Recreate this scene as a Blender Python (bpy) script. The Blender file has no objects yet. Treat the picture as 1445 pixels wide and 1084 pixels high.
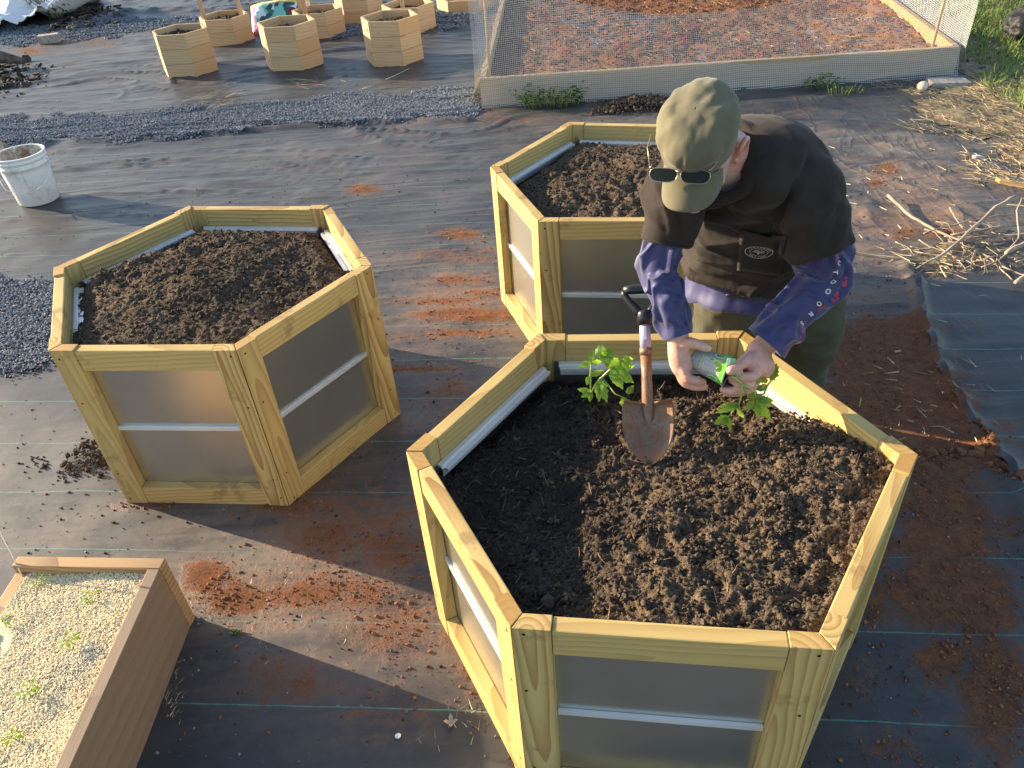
import bpy, bmesh, math, random
import numpy as np
from mathutils import Vector, Matrix

C = bpy.context.scene.collection
rad = math.radians

# ------------------------------------------------------------------ camera
CF, CPIT, CROLL, CH = 1089.144, 0.649565, 0.0804, 1.80982
cd = bpy.data.cameras.new('camera')
cam = bpy.data.objects.new('camera', cd); C.objects.link(cam)
cd.sensor_fit = 'HORIZONTAL'; cd.sensor_width = 36.0
cd.lens = CF / 1445 * 36.0
cd.clip_start = 0.05; cd.clip_end = 400
cam.location = (0, 0, CH)
_cp, _sp = math.cos(CPIT), math.sin(CPIT)
_f = Vector((0, _cp, -_sp)); _u0 = Vector((0, _sp, _cp)); _r0 = Vector((1, 0, 0))
_c, _s = math.cos(CROLL), math.sin(CROLL)
_r = _r0 * _c - _u0 * _s
_u = _r0 * _s + _u0 * _c
cam.matrix_world = Matrix.Translation((0, 0, CH)) @ Matrix((_r, _u, -_f)).transposed().to_4x4()
bpy.context.scene.camera = cam

# ------------------------------------------------------------------ sky, sun, exposure
SUN_AZ, SUN_EL = rad(155.5), rad(15.5)
sun_dir = Vector((math.cos(SUN_EL) * math.cos(SUN_AZ), math.cos(SUN_EL) * math.sin(SUN_AZ), math.sin(SUN_EL)))
w = bpy.data.worlds.new('World'); bpy.context.scene.world = w; w.use_nodes = True
wn = w.node_tree
sky = wn.nodes.new('ShaderNodeTexSky'); sky.sky_type = 'NISHITA'; sky.sun_disc = False
sky.sun_elevation = SUN_EL; sky.sun_rotation = math.pi / 2 - SUN_AZ
sky.air_density = 1.0; sky.dust_density = 0.6; sky.ozone_density = 1.0
bg = wn.nodes['Background']; bg.inputs['Strength'].default_value = 0.115
wn.links.new(sky.outputs[0], bg.inputs[0])
sl = bpy.data.lights.new('sun', 'SUN'); sl.energy = 5.0; sl.angle = rad(0.5); sl.color = (1.0, 0.82, 0.58)
so = bpy.data.objects.new('sun', sl); C.objects.link(so)
so.rotation_euler = sun_dir.to_track_quat('Z', 'Y').to_euler(); so.location = (-6, 3, 4)
vs = bpy.context.scene.view_settings
vs.view_transform = 'Standard'; vs.look = 'None'; vs.gamma = 1.0; vs.exposure = 1.5; vs.use_curve_mapping = False

# ------------------------------------------------------------------ numbers
def at(u, v, z=0.0):
    'the point of the plane at height z that lies at this place of the photograph'
    x, y = (u - 722.5) / CF, (542 - v) / CF
    x, y = _c * x + _s * y, -_s * x + _c * y
    d = (x, y * _sp + _cp, y * _cp - _sp)
    t = (z - CH) / d[2]
    return Vector((t * d[0], t * d[1], z))
def dp(u, v, dep):
    a = at(u, v, 0.0) - Vector((0, 0, CH))
    return Vector((0, 0, CH)) + a * (dep / (a.y * _cp - a.z * _sp))

def _hash(ix, iy, iz, seed):
    h = (ix.astype(np.int64) * 374761393 + iy.astype(np.int64) * 668265263 + iz.astype(np.int64) * 2147483647 + seed * 1274126177) & 0xFFFFFFFF
    h = ((h ^ (h >> 13)) * 1274126177) & 0xFFFFFFFF
    h = h ^ (h >> 16)
    return (h & 0xFFFFFF) / float(0xFFFFFF)
def vnoise(x, y, z=None, seed=0):
    x = np.asarray(x, float); y = np.asarray(y, float)
    z = np.zeros_like(x) if z is None else np.asarray(z, float)
    ix, iy, iz = np.floor(x), np.floor(y), np.floor(z)
    fx, fy, fz = x - ix, y - iy, z - iz
    fx = fx * fx * fx * (fx * (fx * 6 - 15) + 10); fy = fy * fy * fy * (fy * (fy * 6 - 15) + 10); fz = fz * fz * (3 - 2 * fz)
    def L(a, b, c): return _hash(ix + a, iy + b, iz + c, seed)
    z0 = (L(0,0,0) * (1-fx) + L(1,0,0) * fx) * (1-fy) + (L(0,1,0) * (1-fx) + L(1,1,0) * fx) * fy
    if not np.any(fz): return z0 * 2 - 1
    z1 = (L(0,0,1) * (1-fx) + L(1,0,1) * fx) * (1-fy) + (L(0,1,1) * (1-fx) + L(1,1,1) * fx) * fy
    return (z0 * (1-fz) + z1 * fz) * 2 - 1
def fbm(x, y, z=None, oct=4, seed=0, gain=0.5):
    t = 0; a = 1.0; s = 0
    for o in range(oct):
        f = 2.03 ** o
        ca, sa = math.cos(o * 0.9), math.sin(o * 0.9)
        t = t + a * vnoise((x * ca - y * sa) * f + 7.3 * o, (x * sa + y * ca) * f + 3.1 * o, None if z is None else z * f, seed + o); s += a; a *= gain
    return t / s
def sstep(a, b, x):
    t = np.clip((x - a) / (b - a), 0, 1); return t * t * (3 - 2 * t)

# ------------------------------------------------------------------ object helpers
def tag(o, label=None, cat=None, group=None, kind=None):
    if label: o['label'] = label
    if cat: o['category'] = cat
    if group: o['group'] = group
    if kind: o['kind'] = kind
    return o
def empty(name, loc=(0, 0, 0), rz=0.0):
    o = bpy.data.objects.new(name, None); C.objects.link(o)
    o.location = loc; o.rotation_euler = (0, 0, rz); o.empty_display_size = 0.1
    return o
def dup(root, loc, rz, scale=1.0):
    r = root.copy(); C.objects.link(r); r.location = loc; r.rotation_euler = (0, 0, rz); r.scale = (scale,) * 3
    for ch in list(root.children):
        c = ch.copy(); C.objects.link(c); c.parent = r
        for g in list(ch.children):
            d = g.copy(); C.objects.link(d); d.parent = c
    return r

class MB:
    'collects faces into one mesh; every vertex carries gc = (along, across, through) of the piece it belongs to'
    def __init__(s): s.v = []; s.f = []; s.m = []; s.g = []; s.r = []
    def add(s, vs, fs, mi=0, gc=None, rnd=0.5):
        b = len(s.v); s.v += [tuple(p) for p in vs]
        s.f += [tuple(b + i for i in f) for f in fs]; s.m += [mi] * len(fs)
        s.g += [tuple(p) for p in (gc if gc is not None else vs)]; s.r += [rnd] * len(vs)
    def box(s, o, ax, ay, az, mi=0, gc=True, rnd=None, bev=0.0):
        'box from corner o along three edge vectors; ax is the grain'
        o, ax, ay, az = Vector(o), Vector(ax), Vector(ay), Vector(az)
        rr = random.random() if rnd is None else rnd
        lx, ly, lz = ax.length, ay.length, az.length
        off = (random.uniform(-.9, .5), random.uniform(-.5, .5) * ly - ly / 2, random.uniform(.15, 1.2) * max(ly, lz))
        if bev <= 0:
            pts = [(i, j, k) for k in (0, 1) for j in (0, 1) for i in (0, 1)]
            vs = [o + ax * i + ay * j + az * k for i, j, k in pts]
            g = [(i * lx + off[0], j * ly + off[1], k * lz + off[2]) for i, j, k in pts]
            s.add(vs, [(0, 2, 3, 1), (4, 5, 7, 6), (0, 1, 5, 4), (2, 6, 7, 3), (0, 4, 6, 2), (1, 3, 7, 5)], mi, g, rr)
        else:
            bm = bmesh.new()
            bmesh.ops.create_cube(bm, size=1.0)
            for v in bm.verts: v.co = Vector(((v.co.x + .5) * lx, (v.co.y + .5) * ly, (v.co.z + .5) * lz))
            bmesh.ops.bevel(bm, geom=bm.edges[:], offset=bev, segments=2, affect='EDGES', profile=0.6)
            X, Y, Z = ax / lx, ay / ly, az / lz
            flip = X.cross(Y).dot(Z) < 0
            loc = [v.co.copy() for v in bm.verts]; bm.verts.index_update()
            fs = [tuple(v.index for v in (reversed(f.verts) if flip else f.verts)) for f in bm.faces]
            s.add([o + X * p.x + Y * p.y + Z * p.z for p in loc], fs, mi, [(p.x + off[0], p.y + off[1], p.z + off[2]) for p in loc], rr)
            bm.free()
    def prism(s, poly, z0, z1, mi=0, rnd=None, bev=0.0015):
        'upright post of any plan; the grain runs up'
        rr = random.random() if rnd is None else rnd
        bm = bmesh.new()
        b = [bm.verts.new((p[0], p[1], z0)) for p in poly]; t = [bm.verts.new((p[0], p[1], z1)) for p in poly]
        n = len(poly)
        bm.faces.new(list(reversed(b))); bm.faces.new(t)
        for i in range(n): bm.faces.new((b[i], b[(i+1) % n], t[(i+1) % n], t[i]))
        bmesh.ops.recalc_face_normals(bm, faces=bm.faces[:])
        if bev: bmesh.ops.bevel(bm, geom=bm.edges[:], offset=bev, segments=2, affect='EDGES', profile=0.6)
        bm.verts.index_update()
        cx = sum(p[0] for p in poly) / n; cy = sum(p[1] for p in poly) / n
        e = Vector((poly[1][0] - poly[0][0], poly[1][1] - poly[0][1])).normalized(); q = Vector((-e.y, e.x))
        off = (random.uniform(-.7, .2), random.uniform(-.025, .025), random.uniform(-.02, .03))
        gs = []
        for v in bm.verts:
            d = Vector((v.co.x - cx, v.co.y - cy)); gs.append((v.co.z + off[0], d.dot(e) + off[1], d.dot(q) + off[2]))
        s.add([v.co.copy() for v in bm.verts], [tuple(v.index for v in f.verts) for f in bm.faces], mi, gs, rr)
        bm.free()
    def tube(s, pts, rads, n=8, mi=0, cap=True, rnd=0.5):
        pts = [Vector(p) for p in pts]
        if not hasattr(rads, '__len__'): rads = [rads] * len(pts)
        T = [(pts[min(i+1, len(pts)-1)] - pts[max(i-1, 0)]).normalized() for i in range(len(pts))]
        a = Vector((0, 0, 1)) if abs(T[0].z) < .9 else Vector((1, 0, 0))
        N = T[0].cross(a).normalized(); vs = []; gs = []; L = 0
        for i, p in enumerate(pts):
            N = (N - T[i] * N.dot(T[i])).normalized(); B = T[i].cross(N)
            if i: L += (p - pts[i-1]).length
            for k in range(n):
                t = 2 * math.pi * k / n
                vs.append(p + (N * math.cos(t) + B * math.sin(t)) * rads[i]); gs.append((L, math.cos(t) * rads[i], math.sin(t) * rads[i]))
        fs = [(i*n + k, i*n + (k+1) % n, (i+1)*n + (k+1) % n, (i+1)*n + k) for i in range(len(pts)-1) for k in range(n)]
        if cap: fs += [tuple(reversed(range(n))), tuple((len(pts)-1)*n + k for k in range(n))]
        s.add(vs, fs, mi, gs, rnd)
    def lump(s, c, r, mi=0, flat=0.7, rnd=0.5, jit=0.3):
        q = [(0,0,1),(.894,0,.447),(.276,.851,.447),(-.724,.526,.447),(-.724,-.526,.447),(.276,-.851,.447),(.724,.526,-.447),(-.276,.851,-.447),(-.894,0,-.447),(-.276,-.851,-.447),(.724,-.526,-.447),(0,0,-1)]
        F = [(0,1,2),(0,2,3),(0,3,4),(0,4,5),(0,5,1),(1,6,2),(2,7,3),(3,8,4),(4,9,5),(5,10,1),(6,7,2),(7,8,3),(8,9,4),(9,10,5),(10,6,1),(11,7,6),(11,8,7),(11,9,8),(11,10,9),(11,6,10)]
        a = random.uniform(0, 6.283); ca, sa = math.cos(a), math.sin(a); st = random.uniform(.7, 1.4)
        vs = []
        for p in q:
            k = r * random.uniform(1 - jit, 1 + jit)
            x, y, z = p[0] * k * st, p[1] * k, p[2] * k * flat
            vs.append((c[0] + x*ca - y*sa, c[1] + x*sa + y*ca, c[2] + z))
        s.add(vs, F, mi, None, rnd)
    def build(s, name, mats, parent=None, smooth=False):
        me = bpy.data.meshes.new(name); me.from_pydata(s.v, [], s.f)
        for m in (mats if isinstance(mats, (list, tuple)) else [mats]): me.materials.append(m)
        me.polygons.foreach_set('material_index', s.m)
        if smooth: me.polygons.foreach_set('use_smooth', [True] * len(s.f))
        a = me.attributes.new('gc', 'FLOAT_VECTOR', 'POINT'); a.data.foreach_set('vector', np.array(s.g, dtype=np.float32).ravel())
        b = me.attributes.new('rnd', 'FLOAT', 'POINT'); b.data.foreach_set('value', np.array(s.r, dtype=np.float32))
        me.update()
        o = bpy.data.objects.new(name, me); C.objects.link(o); o.parent = parent
        return o
def np_mesh(name, V, F, mat, parent=None, smooth=True, attrs=None):
    me = bpy.data.meshes.new(name)
    V = np.asarray(V, np.float32); F = np.asarray(F, np.int32)
    me.vertices.add(len(V)); me.vertices.foreach_set('co', V.ravel())
    k = F.shape[1]
    me.loops.add(F.size); me.loops.foreach_set('vertex_index', F.ravel())
    me.polygons.add(len(F)); me.polygons.foreach_set('loop_start', np.arange(0, F.size, k, dtype=np.int32))
    try: me.polygons.foreach_set('loop_total', np.full(len(F), k, np.int32))
    except Exception: pass
    me.polygons.foreach_set('use_smooth', np.full(len(F), smooth))
    for m in (mat if isinstance(mat, (list, tuple)) else [mat]): me.materials.append(m)
    me.update(calc_edges=True); me.validate()
    for n, d in (attrs or {}).items():
        a = me.attributes.new(n, 'FLOAT', 'POINT'); a.data.foreach_set('value', np.asarray(d, np.float32))
    o = bpy.data.objects.new(name, me); C.objects.link(o); o.parent = parent
    return o
def grid_faces(nx, ny):
    i = np.arange(nx - 1)[None, :] + (np.arange(ny - 1) * nx)[:, None]
    return np.stack([i, i + 1, i + nx + 1, i + nx], -1).reshape(-1, 4)

# ------------------------------------------------------------------ materials
class NT:
    def __init__(s, name):
        s.m = bpy.data.materials.new(name); s.m.use_nodes = True; s.t = s.m.node_tree
        s.b = s.t.nodes['Principled BSDF']; s.out = s.t.nodes['Material Output']
    def n(s, typ, **kw):
        x = s.t.nodes.new('ShaderNode' + typ)
        for k, v in kw.items(): setattr(x, k, v)
        return x
    def put(s, sock, v):
        if isinstance(v, bpy.types.NodeSocket): s.t.links.new(v, sock)
        elif isinstance(v, (tuple, list)) and len(v) == 3 and sock.type == 'RGBA': sock.default_value = (*v, 1)
        else: sock.default_value = v
    def coord(s): return s.n('TexCoord').outputs['Object']
    def pos(s): return s.n('NewGeometry').outputs['Position']
    def attr(s, name, o='Fac'): a = s.n('Attribute'); a.attribute_name = name; return a.outputs[o]
    def mapv(s, v, sc=(1, 1, 1), rot=(0, 0, 0), loc=(0, 0, 0)):
        m = s.n('Mapping'); s.put(m.inputs['Vector'], v); m.inputs['Scale'].default_value = sc; m.inputs['Rotation'].default_value = rot; m.inputs['Location'].default_value = loc
        return m.outputs[0]
    def noise(s, v, scale=5, det=4, rough=.55, dist=0.0, o=0):
        x = s.n('TexNoise'); s.put(x.inputs['Vector'], v); x.inputs['Scale'].default_value = scale; x.inputs['Detail'].default_value = det
        x.inputs['Roughness'].default_value = rough; x.inputs['Distortion'].default_value = dist
        return x.outputs[o]
    def vor(s, v, scale=5, o='Distance', feat='F1'):
        x = s.n('TexVoronoi'); x.feature = feat; s.put(x.inputs['Vector'], v); x.inputs['Scale'].default_value = scale
        return x.outputs[o]
    def math(s, op, a, b=0.0, c=0.0, clamp=False):
        x = s.n('Math', operation=op); x.use_clamp = clamp
        s.put(x.inputs[0], a); s.put(x.inputs[1], b); s.put(x.inputs[2], c)
        return x.outputs[0]
    def ramp(s, v, a, b, lo=0.0, hi=1.0):
        x = s.n('MapRange'); x.interpolation_type = 'SMOOTHSTEP'; s.put(x.inputs[0], v)
        for i, q in zip((1, 2, 3, 4), (a, b, lo, hi)): s.put(x.inputs[i], q)
        return x.outputs[0]
    def mix(s, f, a, b, mode='MIX'):
        x = s.n('Mix', data_type='RGBA'); x.blend_type = mode
        s.put(x.inputs[0], f); s.put(x.inputs[6], a); s.put(x.inputs[7], b)
        return x.outputs[2]
    def bump(s, h, st=.3, d=.01):
        x = s.n('Bump'); s.put(x.inputs['Height'], h); x.inputs['Strength'].default_value = st; x.inputs['Distance'].default_value = d
        s.t.links.new(x.outputs[0], s.b.inputs['Normal']); return x
    def fin(s, col, rough=.6, metal=0.0, spec=.5):
        s.put(s.b.inputs['Base Color'], col); s.put(s.b.inputs['Roughness'], rough); s.put(s.b.inputs['Metallic'], metal)
        s.put(s.b.inputs['Specular IOR Level'], spec)
        return s.m
def plain(name, col, rough=.6, metal=0.0, spec=.5, var=.12, vs=14, bump=0.0, bs=60):
    t = NT(name); p = t.coord()
    n = t.noise(p, vs, 5)
    c = t.mix(t.ramp(n, .3, .7), tuple(k * (1 - var) for k in col), tuple(min(1, k * (1 + var)) for k in col))
    if bump: t.bump(t.noise(p, bs, 4), .5, bump)
    return t.fin(c, rough, metal, spec)
def wood(name, light, dark, ring=21, tint=None, grey=0.0, knots=True, rough=.62, contrast=.8, varb=.35, dirt=0.0, tilt=.065, endgrain=0.0):
    t = NT(name); g = t.attr('gc', 'Vector'); r = t.attr('rnd')
    gl = t.mapv(g, (.8, 1, 1), (0, tilt, tilt * .75))
    wv = t.n('TexWave', wave_type='RINGS', rings_direction='X', wave_profile='SAW'); t.put(wv.inputs['Vector'], gl)
    wv.inputs['Scale'].default_value = ring; wv.inputs['Distortion'].default_value = 6.0; wv.inputs['Detail'].default_value = 2.5; wv.inputs['Detail Scale'].default_value = .16; wv.inputs['Detail Roughness'].default_value = .5
    ringf = t.math('POWER', wv.outputs['Fac'], 1.7)
    fib = t.noise(t.mapv(g, (9, 420, 420)), 1.0, 3)
    big = t.noise(t.mapv(g, (3.0, 22, 22)), 1.0, 3)
    f = t.math('MULTIPLY', ringf, contrast)
    f = t.math('ADD', f, t.math('MULTIPLY', t.math('SUBTRACT', fib, .5), .55))
    f = t.math('ADD', f, t.math('MULTIPLY', t.math('SUBTRACT', big, .5), .7), clamp=True)
    c = t.mix(f, light, dark)
    c = t.mix(t.math('MULTIPLY', r, varb), c, tint or tuple(k * .72 for k in light))
    if knots:
        kv = t.vor(t.mapv(t.mix(.02, g, t.noise(g, 30, 2, o=1)), (3.3, 9.5, 0.0)), 1.0)
        kw = t.ramp(t.n('TexWhiteNoise').outputs[0], 0, 1)
        kc = t.n('TexVoronoi'); t.put(kc.inputs['Vector'], t.mapv(g, (3.3, 9.5, 0.0))); kc.inputs['Scale'].default_value = 1.0
        sep = t.n('SeparateColor'); t.put(sep.inputs[0], kc.outputs['Color'])
        rare = t.ramp(sep.outputs[0], .56, .58)
        d = t.math('ADD', kc.outputs['Distance'], t.math('MULTIPLY', t.math('SUBTRACT', t.noise(g, 160, 2), .5), .05))
        core = t.math('MULTIPLY', t.ramp(d, .07, .11, 1, 0), rare)
        halo = t.math('MULTIPLY', t.ramp(d, .08, .26, .55, 0), rare)
        c = t.mix(halo, c, tuple(k * .62 for k in dark)); c = t.mix(core, c, (.07, .035, .015))
    if endgrain:
        ng = t.n('NewGeometry'); sn = t.n('SeparateXYZ'); t.put(sn.inputs[0], ng.outputs['True Normal'])
        c = t.mix(t.math('MULTIPLY', t.ramp(sn.outputs[2], .8, .95), t.math('MULTIPLY', t.ramp(r, .3, .9), endgrain)), c, (.42, .22, .06))
    if grey: c = t.mix(t.math('MULTIPLY', t.ramp(t.noise(t.mapv(g, (2, 14, 14)), 1, 4), .25, .75), grey), c, (.30, .27, .22))
    if dirt:
        dn = t.noise(t.coord(), 7, 6, .65); dn2 = t.noise(t.coord(), 60, 3)
        c = t.mix(t.math('MULTIPLY', t.ramp(t.math('ADD', dn, t.math('MULTIPLY', dn2, .3)), .72, .86), dirt), c, (.17, .075, .035))
    t.bump(t.math('ADD', t.math('MULTIPLY', fib, .6), t.math('MULTIPLY', ringf, .4 * min(1, contrast))), .35, .002)
    return t.fin(c, rough, 0, .35)
M = {}
M['pine'] = wood('pine', (.63, .45, .172), (.37, .21, .068), tint=(.52, .375, .14), dirt=.45, contrast=1.05, varb=.6)
M['stilewood'] = wood('stilewood', (.63, .45, .172), (.37, .21, .068), tint=(.52, .375, .14), dirt=.4, contrast=1.3, endgrain=.75, varb=.6)
M['cedar'] = wood('cedar', (.56, .41, .24), (.36, .20, .09), ring=17, tint=(.50, .29, .13), varb=.8, contrast=.55)
M['bedwood'] = wood('bedwood', (.50, .30, .125), (.22, .11, .04), ring=18, tint=(.42, .26, .11), grey=.25, contrast=.9, knots=False)
M['oldwood'] = wood('oldwood', (.50, .355, .20), (.34, .225, .11), ring=9, grey=.15, contrast=.5, rough=.8)
M['screw'] = plain('screw', (.03, .025, .02), .5, .6)
def sheet_metal():
    t = NT('galvanised'); p = t.coord()
    n = t.noise(p, 260, 2); big = t.noise(p, 3, 3); st = t.noise(t.mapv(p, (60, 60, 1.5)), 1, 3)
    c = t.mix(t.ramp(big, .3, .7), (.62, .60, .53), (.70, .68, .60))
    c = t.mix(t.math('MULTIPLY', t.ramp(st, .62, .75), .35), c, (.62, .62, .58))
    t.bump(t.noise(p, 40, 2), .05, .0008)
    return t.fin(c, t.ramp(n, .3, .7, .275, .315), .92)
M['sheet'] = sheet_metal()
M['trim'] = plain('trim', (.86, .87, .88), .3, .45, var=.04)
def soil_mat(name, a, b, d, rough=.95):
    t = NT(name); p = t.pos(); dry = t.attr('dry')
    n = t.noise(p, 9, 5, .7); f = t.noise(p, 120, 4, .7); v = t.noise(p, 420, 2)
    c = t.mix(t.ramp(n, .35, .68), a, b)
    c = t.mix(t.math('MULTIPLY', dry, t.ramp(f, .30, .62)), c, d)
    c = t.mix(t.ramp(v, .66, .78, 0, .5), c, tuple(k * 1.6 for k in d))
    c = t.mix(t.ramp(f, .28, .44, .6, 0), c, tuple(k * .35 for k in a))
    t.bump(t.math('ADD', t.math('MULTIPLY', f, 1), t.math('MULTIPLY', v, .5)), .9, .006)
    return t.fin(c, rough, 0, .25)
M['soil'] = soil_mat('soil', (.025, .0195, .0155), (.048, .035, .0245), (.185, .126, .077))
M['redsoil'] = soil_mat('redsoil', (.20, .078, .036), (.28, .112, .052), (.38, .21, .11))
def fabric():
    t = NT('weed_fabric'); p = t.pos()
    clay, dust_lit, s = t.attr('clay'), t.attr('dust_lit'), None
    base = t.mix(t.ramp(t.noise(p, 1.7, 5, .6), .35, .7), (.020, .0215, .0255), (.041, .0425, .047))
    n1 = t.noise(p, 2.2, 7, .68); n2 = t.noise(p, 26, 6, .72); n3 = t.noise(p, 190, 3, .6)
    stre = t.noise(t.mapv(p, (2.0, 17, 1), (0, 0, .12)), 1, 5, .62)
    df = t.math('MULTIPLY', dust_lit, t.ramp(t.math('ADD', t.math('MULTIPLY', n1, .75), t.math('ADD', t.math('MULTIPLY', stre, .42), t.math('MULTIPLY', n2, .34))), .52, .98), clamp=True)
    dcol = t.mix(t.ramp(t.math('ADD', clay, t.math('MULTIPLY', n1, .2)), .14, .62), (.205, .165, .135), (.29, .145, .075))
    c = t.mix(df, base, dcol)
    # the woven warp: a green thread every quarter of a metre, and very fine ribs
    sx = t.n('SeparateXYZ'); t.put(sx.inputs[0], p)
    wob = t.math('MULTIPLY', t.math('SUBTRACT', t.noise(p, 1.6, 3), .5), .035)
    v = t.math('ADD', t.math('ADD', sx.outputs[1], t.math('MULTIPLY', sx.outputs[0], .1157)), wob)
    fr = t.math('ABSOLUTE', t.math('SUBTRACT', t.math('FRACT', t.math('ADD', t.math('DIVIDE', t.math('SUBTRACT', v, 1.027), .2545), 100.5)), .5))
    line = t.math('MULTIPLY', t.ramp(fr, .0055, .0090, 1, 0), t.ramp(n2, .34, .5, .25, 1))
    line = t.math('MULTIPLY', line, t.ramp(dust_lit, .55, 1.1, 1, .45))
    c = t.mix(t.math('MULTIPLY', line, .85), c, (.07, .24, .20))
    cl = t.math('ADD', clay, t.math('ADD', t.math('MULTIPLY', t.math('SUBTRACT', n1, .5), .9), t.math('ADD', t.math('MULTIPLY', t.math('SUBTRACT', n2, .5), .9), t.math('MULTIPLY', t.math('SUBTRACT', stre, .5), .6))))
    cf = t.ramp(cl, .22, .62)
    red = t.mix(t.ramp(n2, .3, .7), (.135, .058, .031), (.25, .108, .054))
    red = t.mix(t.ramp(n3, .45, .75, 0, .6), red, (.06, .028, .018))
    c = t.mix(cf, c, red)
    pale = t.math('MULTIPLY', t.math('MULTIPLY', t.ramp(n3, .70, .78), t.ramp(n2, .45, .65)), .35)
    c = t.mix(pale, c, (.30, .25, .18))
    spk = t.math('MULTIPLY', t.ramp(t.noise(p, 75, 3, .6), .66, .72), t.ramp(n2, .4, .6)); c = t.mix(t.math('MULTIPLY', spk, .75), c, (.055, .03, .02))
    rib = t.noise(t.mapv(p, (260, 700, 1), (0, 0, .115)), 1, 1)
    h = t.math('ADD', t.math('MULTIPLY', rib, .15), t.math('MULTIPLY', cf, t.math('ADD', .2, t.math('MULTIPLY', n3, 1.1))))
    def ridge(sc, rot, p_):
        q = t.noise(t.mapv(p, sc, rot), 1, 2, .45, .6); return t.math('POWER', t.math('SUBTRACT', 1.0, t.math('ABSOLUTE', t.math('MULTIPLY', t.math('SUBTRACT', q, .5), 5.0)), clamp=True), p_)
    far = t.ramp(sx.outputs[1], 2.4, 4.2, .18, 1)
    wr = t.math('ADD', ridge((.55, 5.0, 1), (0, 0, .12), 4), t.math('MULTIPLY', ridge((1.1, 12, 1), (0, 0, .25), 3), .3))
    wr = t.math('ADD', wr, t.math('MULTIPLY', t.math('MULTIPLY', ridge((8.5, 2.4, 1), (0, 0, -.6), 3), t.ramp(sx.outputs[0], .9, 1.6)), .9))
    h = t.math('ADD', h, t.math('MULTIPLY', t.math('MULTIPLY', wr, far), 1.7))
    h = t.math('ADD', h, t.math('MULTIPLY', n2, .3))
    t.bump(h, .5, .004)
    return t.fin(c, t.math('ADD', t.ramp(cf, 0, 1, .48, .92), t.math('MULTIPLY', df, .15)), 0, t.ramp(cf, 0, 1, .6, .1))
M['fabric'] = fabric()
def stone_mat(name, a, b):
    t = NT(name); r = t.attr('rnd')
    c = t.mix(r, a, b); c = t.mix(t.ramp(t.noise(t.pos(), 300, 2), .4, .7, 0, .4), c, tuple(k * .6 for k in a))
    return t.fin(c, .85, 0, .3)
M['gravel'] = stone_mat('gravel', (.075, .085, .10), (.30, .33, .38))
M['crumb'] = stone_mat('crumb', (.11, .042, .02), (.33, .145, .065))
M['soilcrumb'] = stone_mat('soilcrumb', (.021, .0155, .0115), (.165, .112, .069))
M['darkcrumb'] = stone_mat('darkcrumb', (.02, .014, .010), (.075, .05, .034))
M['pellet'] = stone_mat('pellet', (.90, .73, .45), (.97, .87, .63))
M['straw'] = stone_mat('straw', (.36, .25, .13), (.72, .58, .36))
M['grass'] = stone_mat('grass', (.09, .17, .03), (.26, .34, .09))
M['mulch'] = stone_mat('mulch', (.022, .017, .013), (.10, .075, .05))
def leaf_mat(name, a, b, tr):
    t = NT(name); r = t.attr('rnd'); g = t.attr('gc', 'Vector')
    n = t.noise(t.pos(), 60, 3)
    c = t.mix(t.ramp(t.math('ADD', t.math('MULTIPLY', n, .6), t.math('MULTIPLY', r, .5)), .3, .8), a, b)
    t.fin(c, .5, 0, .4)
    tl = t.n('BsdfTranslucent'); t.put(tl.inputs[0], t.mix(.7, c, tr))
    mx = t.n('MixShader'); mx.inputs[0].default_value = .55
    t.t.links.new(t.b.outputs[0], mx.inputs[1]); t.t.links.new(tl.outputs[0], mx.inputs[2]); t.t.links.new(mx.outputs[0], t.out.inputs[0])
    t.bump(n, .4, .002)
    return t.m
M['leaf'] = leaf_mat('leaf', (.075, .18, .025), (.21, .36, .045), (.50, .75, .07))
M['weed'] = leaf_mat('weed', (.035, .09, .03), (.08, .16, .045), (.12, .30, .05))
M['stem'] = plain('stem', (.30, .40, .09), .55)

random.seed(7)
# ================================================================== GROUND
def axis(segs):
    out = []
    for a, b, n in segs: out += list(np.linspace(a, b, n, endpoint=False))
    return np.array(out + [segs[-1][1]])
def geo(a, b, s0, k):
    out = [a]; s = s0; d = 1 if b > a else -1
    while abs(out[-1] - a) < abs(b - a): out.append(out[-1] + d * s); s *= k
    return out
gx = np.array(sorted(set([round(v, 4) for v in geo(3.2, 70, .03, 1.022)] + [round(v, 4) for v in np.arange(-3.2, 3.2, .02)] + [round(v, 4) for v in geo(-3.22, -70, .03, 1.022)])))
gy = np.array(sorted(set([round(v, 4) for v in geo(.3, -30, .08, 1.2)] + [round(v, 4) for v in np.arange(.32, 3.2, .02)] + [round(v, 4) for v in np.arange(3.2, 10.5, .03)] + [round(v, 4) for v in geo(10.5, 90, .05, 1.06)])))
SEAM = [at(*q) for q in ((1276, 372), (1290, 400), (1300, 450), (1318, 505), (1340, 550), (1370, 600), (1402, 640), (1440, 690), (1500, 790))]
SEAM2 = [at(*q) for q in ((1190, 433), (1240, 431), (1300, 430))]
SEAM3 = [at(*q) for q in ((545, 452), (640, 450), (720, 449))]
FOLDS = [at(*q) for q in ((-60, 205), (60, 202), (180, 196), (300, 190), (420, 178), (560, 172), (660, 170))]
FOLDT = [at(*q) for q in ((110, 40), (180, 18), (260, 14), (380, 16), (480, 10), (600, 12))]
def seg_dist(x, y, pts):
    d = np.full(np.shape(x), 9.0)
    for a, b in zip(pts[:-1], pts[1:]):
        ex, ey = b.x - a.x, b.y - a.y; L = ex * ex + ey * ey
        t = np.clip(((x - a.x) * ex + (y - a.y) * ey) / L, 0, 1)
        d = np.minimum(d, np.hypot(x - a.x - t * ex, y - a.y - t * ey))
    return d
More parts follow.
